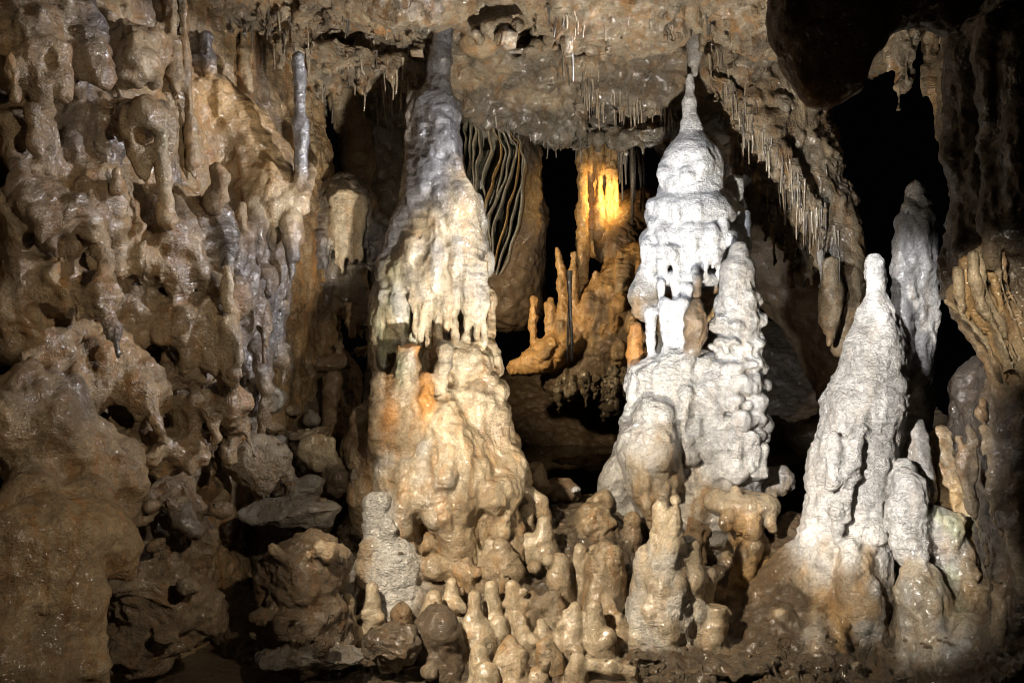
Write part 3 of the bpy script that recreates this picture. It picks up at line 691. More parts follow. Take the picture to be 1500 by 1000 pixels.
stub('faint low knob on the slope left of the slim shouldered peg', [(512, 905, 9), (514, 925, 11)], 'tan')
stub('stacked brown knobs under the slim shouldered peg', [(508, 880, 10), (512, 915, 10), (516, 940, 9)], 'tan')
stub('mottled knob hidden behind the stout peg', [(738, 855, 8), (740, 870, 10)], 'tan')
stub('dim knob in the gap below the glossy hooded knob', [(782, 875, 9), (784, 895, 11)], 'brown')
stub('pale knuckle at the right foot of the twin mound', [(905, 905, 10), (908, 925, 12)], 'tan', D=5.15)
stub('small ochre bump in front of the curtain block', [(890, 880, 8), (893, 893, 10)], 'tanwet')
stub('dark peg between the big knobby cone and the twin mound', [(800, 945, 10), (803, 960, 13)], 'tan')
stub('knob at the lower left of the flared slender peg', [(672, 930, 10), (676, 948, 13)], 'tan')
# rocks on the slope
def rock(label, c, r, st='rock', seed=1, name='rock', cat='rock', grp=None, n=13, k=.01):
    NST[0] += 1; key = 'rk%d' % NST[0]; thing(key, name, label, cat, grp); s.rock(key, c, r, st, seed, k, n); return key
key = rock('leaning dark grey stone slab with a pointed top', (519, 715, 5.75), (12, 44, 22), 'rockg', 4)
rock('tan rock hump with a pale top left of the great grey lobe', (868, 765, 5.8), (36, 34, 34), 'tan', 9)
rock('smaller pale rock resting behind the tan hump', (880, 738, 6.0), (22, 18, 20), 'tan', 12)
rock('brown rock saddle between the two great stalagmites', (822, 722, 6.35), (34, 24, 30), 'brown', 15)
rock('brown block leaning on the right foot of the tan mound', (786, 700, 6.2), (20, 30, 26), 'brown', 16)
rock('white stone chip lying on the brown saddle', (843, 717, 6.2), (8, 5, 8), 'white', 17)
rock('rough brown boulder bottom left of the crowd', (575, 945, 4.85), (42, 36, 40), 'mud', 21, 'boulder', 'boulder')
for i in range(26):
    x, y = s.rng.uniform(530, 930), s.rng.uniform(780, 990); d = SD(x, y); r = s.rng.uniform(4, 13)
    s.ell('slope', (x, y, d), (r, r * s.rng.uniform(.6, 1.4), r), s.rng.choice(['tan', 'tanwet', 'brown', 'rock']), .02)
s.build()

# ================================================================== rubble and boulders on the left
s = Sculpt('rubble', .0125, 1.0, 7)
struct('gully', 'gully_floor')
s.chain('gully', [(420, 800, 6.0, 60), (440, 680, 6.5, 70), (470, 560, 7.0, 60)], 'dark', .05)
s.chain('gully', [(380, 1010, 5.2, 50), (350, 900, 5.6, 40)], 'dark', .05)  # dark albedo stands in for shade in the gap between boulders
GR = 'broken rocks heaped between the wall and the great column'
rock('large flat-faced brown block at the left of the heap', (378, 684, 5.45), (54, 50, 40), 'rock', 30, grp=GR)
rock('pale ridged slab lying along the front of the heap', (428, 752, 5.3), (80, 26, 46), 'rockg', 31, grp=GR)
rock('jagged grey rock at the top left of the heap against the wall', (388, 580, 6.05), (34, 28, 28), 'rockg', 32, grp=GR)
rock('cream wedge-shaped rock next to the mound of the column', (467, 664, 5.7), (34, 29, 28), 'cream', 33, grp=GR)
rock('small broken rock with pale fluted face in the middle of the heap', (417, 690, 5.5), (20, 18, 20), 'tan', 34, grp=GR)
rock('striped grey rock below the cream wedge', (455, 715, 5.5), (28, 22, 24), 'rockg', 35, grp=GR)
rock('dark round rock right of the striped grey one', (490, 700, 5.7), (22, 30, 24), 'dark', 36, grp=GR)
rock('pale flat chip lit in the gully under the jagged grey rock', (398, 626, 5.9), (24, 9, 18), 'tan', 37, grp=GR)
rock('angled tan slab propped above the fallen brown log of stone', (472, 492, 6.8), (22, 26, 20), 'tan', 38, grp=GR)
rock('round cream pebble on the fallen brown log of stone', (497, 506, 6.6), (11, 11, 11), 'tan', 39, grp=GR)
rock('ochre pebble at the right end of the fallen stone log', (530, 513, 6.6), (15, 13, 14), 'tan', 40, grp=GR)
rock('disc-shaped greenish stone under the fallen stone log', (457, 612, 6.2), (13, 13, 10), 'rockg', 41, grp=GR)
rock('dull stone among the pebbles left of the greenish disc', (430, 602, 6.2), (14, 11, 12), 'rock', 42, grp=GR)
rock('loose dull stone low in the gully beside the mound', (470, 632, 6.0), (18, 10, 14), 'rock', 43, grp=GR)
rock('brown angular slab tilted against the foot of the left wall', (345, 640, 5.6), (26, 40, 30), 'rock', 71, grp=GR)
rock('grey tilted slab wedged above the pale ridged slab', (440, 715, 5.45), (36, 15, 30), 'rockg', 72, grp=GR)
rock('flat dark slab in the gully behind the cream wedge', (440, 640, 6.0), (34, 12, 26), 'rock', 73, grp=GR)
rock('dull pointed rock high in the gully left of the stone log', (448, 560, 6.6), (20, 28, 20), 'rock', 74, grp=GR)
rock('small grey wedge between the jagged grey rock and the brown block', (410, 648, 5.7), (18, 13, 16), 'rockg', 75, grp=GR)
thing('log', 'broken_stalagmite', 'broken brown stalagmite lying on its side like a log in the rubble', 'stalagmite')
s.stump('log', (452, 531, 6.55, 14), (515, 527, 6.6, 14), 'brown', .012)
thing('lpost', 'stalagmite', 'dim brown stalagmite post standing under the fallen log', 'stalagmite')
s.chain('lpost', [(487, 556, 6.4, 13), (488, 590, 6.4, 11), (486, 640, 6.3, 15)], 'brown', .02)
thing('bA', 'boulder', 'huge pitted mud-brown boulder below the left wall with a wet nub on it', 'boulder')
DA = 4.6
s.rock('bA|rock', (255, 790, DA), (82, 95, 70), 'mudb', 50, .05, 17)
s.rock('bA|rock', (225, 870, DA - .1), (92, 85, 70), 'mudb', 51, .05, 17)
s.rock('bA|rock', (290, 900, DA), (50, 60, 50), 'mudb', 52, .05, 15)
s.rock('bA|rock', (190, 950, DA - .15), (80, 50, 60), 'mudb', 54, .05, 15)
s.chain('bA|nub', [(269, 732, DA - .22, 9), (268, 752, DA - .26, 20), (285, 775, DA - .26, 17)], 'dwet', .02)
s.ell('bA|nub', (320, 745, DA - .1), (22, 16, 20), 'brown', .03)
for i in range(12):
    x, y = s.rng.uniform(150, 325), s.rng.uniform(725, 960)
    s.ell('bA|rock', (x, y, DA - .28), (s.rng.uniform(10, 26), s.rng.uniform(8, 20), 20), s.rng.choice(['mudb', 'mudb', 'rock']), .02)
thing('bB', 'boulder', 'rough brown boulder with pale nubs on top at the left of the slope', 'boulder')
DB = 4.95
s.rock('bB|rock', (445, 850, DB), (82, 78, 60), 'mudb', 60, .015, 12)
s.rock('bB|rock', (440, 925, DB - .05), (82, 70, 60), 'mudb', 66, .02, 12)
s.rock('bB|rock', (458, 962, DB - .12), (88, 24, 56), 'rockg', 62, .01, 12)
for x, y, r in [(402, 806, 12), (468, 800, 11), (484, 806, 12), (450, 812, 8)]:
    s.ell('bB|nub#%d' % x, (x, y, DB - .13), (r, r * 1.3, r), 'tan', .025)
for i in range(8):
    x, y = s.rng.uniform(375, 510), s.rng.uniform(810, 970)
    s.ell('bB|rock', (x, y, DB - .25), (s.rng.uniform(6, 18), s.rng.uniform(5, 12), 14), 'mudb', .03)
s.build()

# ================================================================== left wall
def wlean(py, D):
    z = CZ + (500 - py) / F * D
    return .42 * sstep(1.7, .4, z) * sstep(4.55, 4.0, D) - .12 * sstep(2.4, 3.4, z)
def WD(px, py, off=0.0):
    D = 5.0
    for _ in range(6): D = (-3.756 + wlean(py, D) + off / .935) / ((px - 750) / F - .38)
    return D
struct('lwall', 'wall_left')
s = Sculpt('lwall', .016, 1.0, 9); s.sg = 2.2
s.clip = (np.array((-3.3, 2.9, -.3)), np.array((-.75, 7.6, 3.75)))
s.add('lwall', lambda x, y, z: (x - (-2.16 + .38 * (y - 4.2)) - (.42 * sstep(1.7, .4, z) * sstep(4.55, 4.0, y) - .12 * sstep(2.4, 3.4, z))) * .93, (-np.inf,) * 3, INF3, 'wall', .08)
def wl(px, py, rx, ry, off=.0, st='wall', k=.05, own='lwall', rd=None):
    s.ell(own, (px, py, WD(px, py, off)), (rx, ry, rd or min(rx, ry) * 1.15), st, k)
def wsurf(pts):
    d = s.surf(pts, 3.2, 7.4)
    return [v if v == v else WD(p[0], p[1], .2) for v, p in zip(d, pts)]
def wc(own, pts, st, k=.03, free=False):
    d = wsurf(pts)
    if free: d = [min(d) - .06] * len(d)
    s.chain(own, [(x, y, v - r * .35 * v / F, r) for (x, y, r, off), v in zip(pts, d)], st, k)
def wf(pts, n, ln, r, st='wall', k=.025, own='lwall'):
    d = wsurf([(x, y + .3 * ln[0]) for x, y, o in pts])
    s.fringe(own, [(x, y, v - r * .5 * v / F) for (x, y, off), v in zip(pts, d)], n, ln, r, st, k)
# large folds and swellings
for a in [(30, 40, 70, 60, .1, 'wall'), (25, 110, 40, 60, .08, 'wall'), (115, 90, 35, 110, .05, 'wallg'), (140, 190, 45, 60, .08, 'wallg'), (195, 80, 36, 40, .18, 'wall'),
          (200, 175, 52, 30, .22, 'wall'), (110, 265, 46, 60, .12, 'wall'), (50, 230, 40, 60, .15, 'wallg'), (60, 330, 70, 60, .2, 'brown'), (150, 300, 40, 60, .12, 'smooth'),
          (245, 330, 64, 60, .2, 'wall'), (265, 385, 55, 40, .3, 'wall'), (215, 410, 50, 60, .2, 'wallg'), (325, 430, 40, 60, .22, 'wall'), (315, 500, 40, 70, .28, 'wall'),
          (260, 470, 48, 50, .28, 'wallg'), (150, 420, 60, 60, .15, 'brown'), (60, 440, 70, 80, .15, 'smooth'), (130, 540, 80, 60, .2, 'smooth'), (200, 575, 44, 50, .3, 'smooth'), (300, 605, 58, 30, .35, 'brown'),
          (330, 625, 34, 26, .36, 'wall'), (370, 330, 50, 70, .05, 'wallg'), (390, 410, 36, 90, .1, 'wallg'), (375, 500, 34, 60, .08, 'wallg'), (240, 660, 60, 36, .25, 'brown'),
          (40, 620, 80, 80, .2, 'smooth'), (110, 690, 90, 70, .22, 'smooth'), (60, 800, 110, 90, .2, 'smooth'), (40, 930, 100, 90, .2, 'smooth'), (170, 640, 60, 40, .2, 'smooth')]:
    wl(a[0], a[1], a[2], a[3], a[4] - .04, a[5])
def cascade(cx, y, hw, hh, out, st, n, ln, r=8, hollow=True):
    """a flowstone tongue with an undercut lip and a row of drips"""
    d = min(v for v in wsurf([(cx - hw * .5, y + hh * .4), (cx, y + hh * .4), (cx + hw * .5, y + hh * .4)])) - out
    s.ell('lwall', (cx, y, d + .10), (hw, hh, hw * .9), st, .05)
    s.ell('lwall', (cx + 3, y + hh * .4, d + .06), (hw * .95, hh * .5, hw * .8), st, .04)
    if hollow: s.ell('lwall', (cx, y + hh * 1.25 + ln[0] * .4, d + .04), (hw * .85, hh * .35 + ln[0] * .5, hw * .55), st, .03, True)
    s.fringe('lwall', [(cx - hw * .8, y + hh * .55, d + .04), (cx, y + hh * .7, d - .02), (cx + hw * .8, y + hh * .55, d + .04)], n, ln, r, st, .03)
for a in [(190, 70, 34, 40, .10, 'tan', 6, (34, 60)), (208, 168, 44, 22, .12, 'wall', 6, (24, 46)), (35, 60, 50, 50, .1, 'wall', 7, (20, 50)), (35, 175, 36, 34, .1, 'brown', 4, (20, 40)),
          (120, 40, 36, 36, .05, 'wallg', 5, (30, 60)), (110, 150, 34, 40, .05, 'wallg', 5, (30, 60)), (130, 270, 46, 36, .08, 'wall', 6, (14, 34)), (60, 300, 50, 36, .1, 'brown', 6, (14, 34)),
          (245, 350, 46, 36, .10, 'tan', 6, (30, 60)), (180, 360, 34, 34, .08, 'wall', 5, (20, 40)), (310, 330, 30, 30, .06, 'wallg', 5, (40, 70)), (350, 380, 26, 40, .06, 'wallg', 5, (50, 80)),
          (265, 455, 40, 34, .08, 'wall', 5, (30, 56)), (322, 440, 32, 40, .10, 'tan', 4, (60, 100)), (190, 460, 40, 40, .08, 'brown', 5, (20, 44)), (395, 380, 24, 40, .06, 'wallg', 5, (40, 80)),
          (120, 420, 50, 36, .08, 'wall', 6, (14, 30)), (50, 500, 50, 40, .06, 'smooth', 4, (10, 26)), (210, 560, 36, 36, .08, 'smooth', 4, (14, 36)), (310, 585, 50, 24, .08, 'wall', 4, (10, 26)), (375, 500, 24, 36, .05, 'wallg', 4, (30, 60))]:
    cascade(*a)
# the great flowstone bulge under the ceiling
thing('bulge', 'flowstone', 'amber-brown flowstone bulge with cream drips along its lower edge, high on the left wall', 'flowstone')
B_ = .30
wc('bulge|cascade', [(318, 130, 22, .15), (345, 185, 42, .2), (375, 240, 52, .25), (400, 285, 46, .28)], ['brown', 'amber', 'tan'], .05)
s.decor('bulge|cascade', 30, (320, 130, 430, 290), ['amber', 'tan', 'wall'], (4, 10), (16, 50), 4, 7, .03, .3, 3)
BD = [v - .02 for v in wsurf([(366, 300), (400, 300), (430, 290)])]
s.fringe('bulge|drips', [(366, 300, BD[0]), (400, 306, BD[1]), (436, 292, BD[2])], 13, (10, 26), 6, 'cream', .02)
thing('acurt', 'flowstone_curtain', 'short glossy amber curtain of drips beside the long thin column', 'drapery')
AD = [v - .03 for v in wsurf([(287, 135), (303, 138), (324, 138)])]
s.fringe('acurt', [(287, 125, AD[0]), (303, 128, AD[1]), (324, 128, AD[2])], 8, (28, 52), 6, 'amber', .03, .5, .2)
# groups of drips on ledges
wf([(160, 95, .22), (185, 80, .3), (212, 95, .3)], 6, (45, 65), 9, 'tan', .03)
wf([(186, 175, .34), (205, 178, .38), (235, 172, .36)], 5, (30, 48), 9, 'tan', .03)
wf([(5, 100, .2), (30, 100, .25), (60, 110, .2)], 5, (25, 50), 10, 'wall', .03)
wf([(15, 190, .22), (40, 200, .25)], 3, (25, 40), 9, 'wall', .03)
wf([(225, 60, .2), (235, 65, .22)], 3, (40, 70), 7, 'wall', .03)
wf([(210, 360, .36), (300, 360, .40)], 7, (30, 60), 9, 'wall', .04)
wf([(250, 385, .46), (272, 385, .48)], 2, (50, 60), 7.5, 'tan', .025, )
wf([(225, 470, .38), (285, 480, .42)], 5, (30, 60), 9, 'wall', .03)
wf([(300, 470, .45), (335, 465, .46)], 3, (80, 100), 11, 'tan', .03)
wf([(262, 500, .46), (278, 500, .47)], 2, (40, 50), 6, 'tan', .02)
wf([(320, 340, .2), (345, 330, .2)], 3, (40, 80), 8, 'wall', .03)
wf([(360, 340, .22), (410, 345, .22)], 6, (30, 80), 7, 'wallg', .03)
wf([(370, 420, .22), (405, 410, .22)], 4, (40, 80), 8, 'wallg', .03)
wf([(100, 300, .24), (170, 330, .26)], 5, (20, 40), 9, 'wall', .03)
wf([(130, 350, .3), (150, 345, .3)], 2, (30, 40), 10, 'tan', .03)
wf([(20, 380, .3), (100, 380, .3)], 5, (16, 40), 10, 'brown', .03)
wf([(180, 620, .4), (225, 640, .4)], 4, (20, 40), 9, 'smooth', .03)
s.decor('lwall', 130, (-10, -10, 250, 330), ['wall', 'wall', 'wallg', 'tan', 'brown'], (5, 13), (16, 75), 3.2, 7.4, .04, .3, 5)
s.decor('lwall', 150, (-10, 300, 420, 640), ['wall', 'wall', 'wallg', 'tan', 'brown'], (5, 13), (14, 70), 3.2, 7.4, .04, .3, 6)
s.decor('lwall', 40, (330, 300, 430, 600), ['wallg', 'wallg', 'brown'], (4, 9), (30, 90), 3.2, 7.4, .03, 0, 7)
s.decor('lwall', 50, (-20, 560, 220, 990), ['smooth', 'brown'], (8, 26), (8, 60), 2.9, 7.4, .09, .3, 8, .0)
s.decor('lwall', 40, (190, 600, 345, 730), ['brown', 'smooth', 'wall'], (5, 14), (8, 30), 3.2, 7.4, .04, .1, 9)
# hollows
for x, y, r, o in [(75, 470, 16, .3), (55, 455, 12, .3), (180, 610, 16, .42), (150, 600, 10, .4), (240, 520, 14, .3), (300, 550, 8, .5), (180, 130, 14, .3), (110, 395, 20, .25), (60, 905, 12, .38), (230, 135, 16, .2), (215, 200, 12, .44)]:
    s.ell('lwall', (x, y, wsurf([(x, y)])[0]), (r * 1.3, r * 1.0, r * 2.4), 'wall', .03, True)
# separate formations on the wall
GW = 'formations on the left wall'
def wthing(key, name, label, cat, pts, st, k=.02):
    thing(key, name, label, cat); wc(key, pts, st, k, True)
wthing('pillar', 'stalagmite', 'short cream stalagmite with a greenish round head standing on a ledge of the left wall', 'stalagmite',
       [(238, 198, 10, .42), (239, 215, 8, .42), (241, 250, 9, .43), (243, 290, 9, .43), (246, 325, 15, .42)], ['green', 'tan', 'cream', 'tan'])
wthing('lcol', 'column', 'long thin mottled column running from the top edge down the left wall', 'column',
       [(267, -20, 7, .55), (270, 60, 7.5, .55), (275, 130, 8, .55), (280, 190, 9, .53), (283, 240, 10, .5), (286, 262, 5, .46)], 'tan')
wthing('bulb', 'stalactite', 'long brown stalactite with a bulb near its needle tip, left of the thin column', 'stalactite',
       [(246, -20, 13, .45), (251, 40, 9, .45), (255, 95, 9, .45), (256, 108, 10, .45), (258, 130, 4.5, .45), (260, 160, 2, .45), (261, 178, 1.2, .45)], 'smooth')
wthing('wetlump', 'stalagmite', 'glossy grey ribbed lump on the wall above the amber curtain', 'stalagmite',
       [(301, 58, 13, .3), (300, 80, 14, .3), (304, 98, 12, .28)], 'wallg')
wthing('smallcol', 'stalagmite', 'thin pale stalagmite on a dark ledge right of the glossy grey lump', 'stalagmite',
       [(355, 45, 4, .25), (357, 75, 7, .25), (358, 105, 7.5, .25), (362, 130, 9, .22)], 'tan')
wthing('shaft', 'column', 'blue-grey shaft of rock with a flat top joined to a rough tan one', 'column',
       [(437, 84, 10, .25), (438, 120, 11, .25), (440, 180, 11, .25), (442, 240, 11, .25), (440, 300, 14, .22)], 'grey')
wc('shaft', [(455, 135, 6, .25), (455, 190, 7, .25), (455, 230, 8, .25), (450, 280, 9, .24)], 'tan', .02)
wthing('nubA', 'stalagmite', 'glossy brown double knob between the wall pillar and the flowstone bulge', 'stalagmite',
       [(318, 250, 9, .42), (324, 262, 10, .42), (314, 285, 12, .40), (312, 305, 9, .36)], 'smooth')
wthing('nubB', 'stalagmite', 'brown peg on the wall under the flowstone bulge', 'stalagmite',
       [(355, 300, 7, .34), (354, 318, 9, .34), (356, 335, 9, .30)], 'smooth')
wthing('headnub', 'stalagmite', 'dark round-headed stalagmite with a narrow neck on the far left wall', 'stalagmite',
       [(49, 165, 10, .42), (50, 185, 8, .42), (52, 205, 11, .42), (56, 222, 9, .40)], 'brown')
wthing('lstal', 'stalagmite', 'smooth brown tongue of rock at the left edge below the top corner', 'stalagmite',
       [(14, 80, 9, .42), (16, 110, 12, .42), (22, 145, 9, .40)], 'smooth')
wthing('peg3', 'stalagmite', 'slim tan peg on the wall beside the two-legged flowstone', 'stalagmite',
       [(332, 395, 7, .52), (333, 420, 8, .52), (333, 450, 8, .48)], 'tan')
wthing('peg4', 'stalagmite', 'short tan peg beside the dark wet flutes of the wall', 'stalagmite',
       [(170, 248, 6, .38), (172, 265, 7, .38), (173, 280, 7, .34)], 'tan')
s.build()

# the dark alcove bulge with the cream drip curtain
thing('alcove', 'flowstone', 'dark wet flowstone dome with cream drip curtain in the alcove left of the column', 'flowstone')
thing('alcstal', 'stalagmite', 'small pale stalagmite beside the tip of the alcove flowstone', 'stalagmite')
s = Sculpt('alcove', .0125, 1.0, 10)
DV = 6.7
s.chain('alcove|dome', [(505, 300, DV, 44), (490, 340, DV + .05, 50), (540, 350, DV + .1, 40)], 'dwet', .05)
s.chain('alcove|dome', [(450, 350, DV, 30), (460, 400, DV, 30)], 'wallg', .05)
s.chain('alcove|dome', [(500, 400, DV + .1, 42), (510, 430, DV + .1, 32), (525, 470, DV, 14), (530, 494, DV, 3)], ['rock', 'tan', 'tan'], .04)
s.chain('alcove|dome', [(470, 420, DV, 24), (478, 455, DV, 12)], 'tan', .04)
s.decor('alcove|dome', 50, (450, 270, 570, 440), ['dwet', 'wallg', 'rock'], (4, 9), (10, 50), 6, 7.4, .03, 0, 3)
s.fringe('alcove|curtain', [(488, 300, DV - .2), (512, 288, DV - .23), (532, 300, DV - .18)], 9, (70, 105), 6.5, 'cream', .02, .6, .15)
s.fringe('alcove|dome', [(460, 350, DV - .15), (480, 360, DV - .2)], 4, (30, 60), 7, 'wallg', .02)
s.fringe('alcove|dome', [(538, 330, DV - .1), (565, 350, DV)], 5, (30, 60), 7, 'wallg', .02)
s.chain('alcstal', [(511, 446, DV - .2, 7), (512, 470, DV - .2, 9), (514, 490, DV - .2, 8)], 'tan', .02)
s.build()

# ================================================================== ceiling
struct('ceiling', 'ceiling')
s = Sculpt('ceiling', .019, 1.0, 11)
s.clip = (np.array((-2.9, 4.2, 1.4)), np.array((3.4, 9.2, 4.2)))
s.chain('ceiling', [(150, -110, 5.6, 110), (320, -70, 5.9, 110), (480, -66, 5.7, 92), (600, -58, 5.5, 100), (700, -54, 5.6, 88), (790, -56, 5.5, 70), (860, -24, 5.45, 84), (940, -34, 5.5, 104), (1030, -52, 5.6, 88), (1120, -30, 5.7, 104), (1300, -80, 5.8, 100)], 'ceil', .12)
s.chain('ceiling', [(340, 0, 6.7, 90), (450, 30, 6.7, 80), (560, 50, 6.8, 76), (680, 50, 6.8, 80), (800, 70, 7.0, 90), (920, 75, 7.0, 96), (1040, 90, 7.0, 96), (1110, 150, 7.1, 84), (1160, 230, 7.1, 62), (1205, 300, 7.0, 46)], 'ceil', .12)
s.chain('ceiling', [(1205, 300, 7.0, 46), (1226, 350, 6.9, 36), (1238, 410, 6.8, 30), (1240, 460, 6.8, 24), (1232, 510, 6.8, 14)], 'tan', .06)
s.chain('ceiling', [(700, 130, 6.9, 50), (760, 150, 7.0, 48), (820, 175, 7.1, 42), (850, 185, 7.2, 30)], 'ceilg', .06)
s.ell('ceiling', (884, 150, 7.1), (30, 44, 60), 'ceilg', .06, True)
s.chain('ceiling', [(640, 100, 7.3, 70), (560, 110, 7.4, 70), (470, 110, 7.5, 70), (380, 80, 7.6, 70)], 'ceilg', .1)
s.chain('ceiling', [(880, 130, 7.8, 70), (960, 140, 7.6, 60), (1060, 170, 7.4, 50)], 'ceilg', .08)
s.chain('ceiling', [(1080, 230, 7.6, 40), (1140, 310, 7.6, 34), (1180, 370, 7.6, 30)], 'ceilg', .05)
s.chain('ceiling', [(500, 120, 7.2, 22), (515, 180, 7.2, 28), (522, 240, 7.2, 24), (530, 275, 7.2, 14)], 'tan', .04)
s.add('ceiling', lambda x, y, z: (3.62 + .04 * (y - 5) - z + 0 * x) * .9, (-np.inf,) * 3, INF3, 'ceil', .15)
rr = random.Random(3)
for i in range(120):
    x = rr.uniform(330, 1160); y = rr.uniform(-5, 150); d = 5.75 + y / 150 * 1.1
    if x > 1050: y += (x - 1050) * .9; d = 6.7
    r = rr.uniform(6, 20); s.ell('ceiling', (x, y - 8, d), (r * 1.5, r * .7, r * 1.4), rr.choice(['ceil', 'ceil', 'ceilg', 'tan']), .05)
for i in range(34):
    x = rr.uniform(330, 1130); y = rr.uniform(10, 130); d = 5.9 + y / 150 * 1.0; r = rr.uniform(18, 38)
    s.ell('ceiling', (x, y - 10, d), (r * 1.3, r * .6, r * 1.3), rr.choice(['ceil', 'ceilg']), .03)
for i in range(40):
    x = rr.uniform(330, 1160); y = rr.uniform(0, 150); d = 5.6 + y / 150 * 1.1
    if x > 1050: y += (x - 1050) * .9
    r = rr.uniform(6, 16); s.ell('ceiling', (x, y, d), (r * 1.6, r * .7, r * 1.6), 'ceil', .04, True)
s.decor('ceiling', 150, (330, 0, 1160, 150), ['ceil', 'ceil', 'ceilg', 'tan'], (3, 9), (4, 22), 5, 8.5, .025, 0, 5, .3)
s.decor('ceiling', 90, (1040, 120, 1240, 380), ['ceil', 'ceilg', 'tan'], (3, 9), (6, 30), 5.5, 8.5, .025, .3, 6, .3)
s.decor('ceiling', 60, (340, 10, 620, 120), ['ceilg', 'ceil'], (2.5, 6), (12, 34), 5.5, 8.5, .02, 0, 7, .6)
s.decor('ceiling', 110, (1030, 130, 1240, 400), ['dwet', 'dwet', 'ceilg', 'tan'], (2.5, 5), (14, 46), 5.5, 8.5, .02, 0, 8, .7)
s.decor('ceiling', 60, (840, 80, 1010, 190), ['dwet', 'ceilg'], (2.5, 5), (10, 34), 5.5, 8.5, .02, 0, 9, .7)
s.fringe('ceiling', [(690, 45, 5.42), (760, 40, 5.4), (860, 52, 5.36), (1000, 46, 5.4), (1100, 60, 5.6)], 17, (6, 34), 4.2, 'ceil', .03)
s.fringe('ceiling', [(350, 45, 6.1), (450, 60, 6.1), (540, 80, 6.1), (610, 110, 6.3)], 34, (10, 44), 4.5, 'ceil', .03)
s.fringe('ceiling', [(1040, 110, 6.5), (1090, 160, 6.6), (1150, 230, 6.65), (1210, 320, 6.7)], 40, (10, 50), 4.5, 'ceil', .03)
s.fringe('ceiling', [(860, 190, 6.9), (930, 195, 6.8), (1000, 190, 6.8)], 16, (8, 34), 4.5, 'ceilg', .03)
# short stout stalactites grown out of it
s.chain('ceiling', [(700, 60, 5.9, 26), (740, 20, 5.7, 30), (758, 30, 5.6, 10)], 'tan', .05)
def cst(key, label, pts, st, k=.03, name='stalactite', grp=None):
    thing(key, name, label, 'stalactite', grp); s.chain(key, pts, st, k)
cst('stA', 'broad cream stalactite with blunt tip at the top edge left of the white spire', [(938, -10, 5.5, 20), (936, 30, 5.5, 13), (932, 54, 5.5, 7)], 'cream')
cst('stB', 'brown ribbed stalactite pair above the left side of the tall column', [(556, -10, 5.6, 16), (560, 30, 5.6, 12), (562, 55, 5.6, 5)], 'orange')
cst('stC', 'grey stalactite meeting the thin tip of the white stalagmite', [(1024, 30, 6.35, 14), (1020, 60, 6.3, 9), (1018, 90, 6.3, 8), (1017, 108, 6.3, 5)], 'lgrey')
cst('stD', 'pale cone stalactite hanging beside the thin column top', [(540, 110, 6.6, 14), (532, 135, 6.6, 6)], 'ceil')
cst('stE', 'curved tan stalactite at the top edge next to the grey one', [(1035, 20, 6.2, 10), (1032, 50, 6.2, 6), (1026, 75, 6.2, 3)], 'tan')
cst('stF', 'grey stub of stalactite at the top edge over the tall column', [(643, -20, 5.95, 14), (646, 6, 5.95, 11)], 'lgrey')
cst('stG', 'lone tapered stalactite in the middle of the front lip', [(900, 0, 5.45, 12), (899, 25, 5.45, 6)], 'tan')
cst('stH', 'thick brown tongue hanging at the right end of the ceiling', [(1216, 390, 6.6, 16), (1218, 430, 6.6, 18), (1216, 470, 6.6, 12), (1214, 505, 6.6, 4)], 'tan')
cst('stI', 'long thin grey stalactite left of the brown tongue', [(1202, 370, 6.7, 6), (1203, 420, 6.7, 4.5), (1204, 458, 6.7, 3)], 'lgrey')
for i, (x, y0, y1) in enumerate([(1133, 325, 388), (1150, 322, 384), (1166, 318, 386), (1142, 318, 350), (1158, 322, 360)]):
    cst('stJ%d' % i, 'slim pointed stalactite in the short row right of the lumpy grey cone', [(x, y0 - 20, 7.3, 5), (x, y0 + 10, 7.3, 4), (x, y1, 7.3, 1.4)], 'tan', .02, grp='slim stalactites in the row right of the lumpy cone')
s.build()
bvh_c = BVHTree.FromPolygons(ALLV['ceiling'].tolist(), ALLQ['ceiling'].tolist())

# soda straws: one mesh of each kind, copied
def lathe(name, prof, mat, seg=7, bend=.0, seed=0):
    g = random.Random(seed); V = []; Q = []
    for i, (z, r) in enumerate(prof):
        ox, oy = bend * math.sin(z * 2.3 + seed), bend * math.cos(z * 1.7 + seed)
        for j in range(seg):
            a = 2 * math.pi * j / seg; q = r * g.uniform(.85, 1.15); V.append((ox + q * math.cos(a), oy + q * math.sin(a), z))
    for i in range(len(prof) - 1):
        for j in range(seg):
            k = (j + 1) % seg; Q.append((i * seg + j, i * seg + k, (i + 1) * seg + k, (i + 1) * seg + j))
    Q.append(tuple(range((len(prof) - 1) * seg, (len(prof) - 1) * seg + 4)))
    return newmesh(name, np.array(V), np.array(Q)[:, ::-1], None, mat)
def straw_mesh(seed, mat):
    g = random.Random(seed); pr = [(.12, .009)]
    r = g.uniform(.0055, .0075)
    for i in range(10): pr.append((-i / 10, r * (1 - .035 * i) * g.uniform(.85, 1.2)))
    pr += [(-.97, r * .75), (-1.0, r * .35)]
    return lathe('soda_straw', pr, mat, 7, .006, seed)
STM = [straw_mesh(i, STRAW) for i in range(4)]; STD = [straw_mesh(i + 9, STRAWD) for i in range(4)]
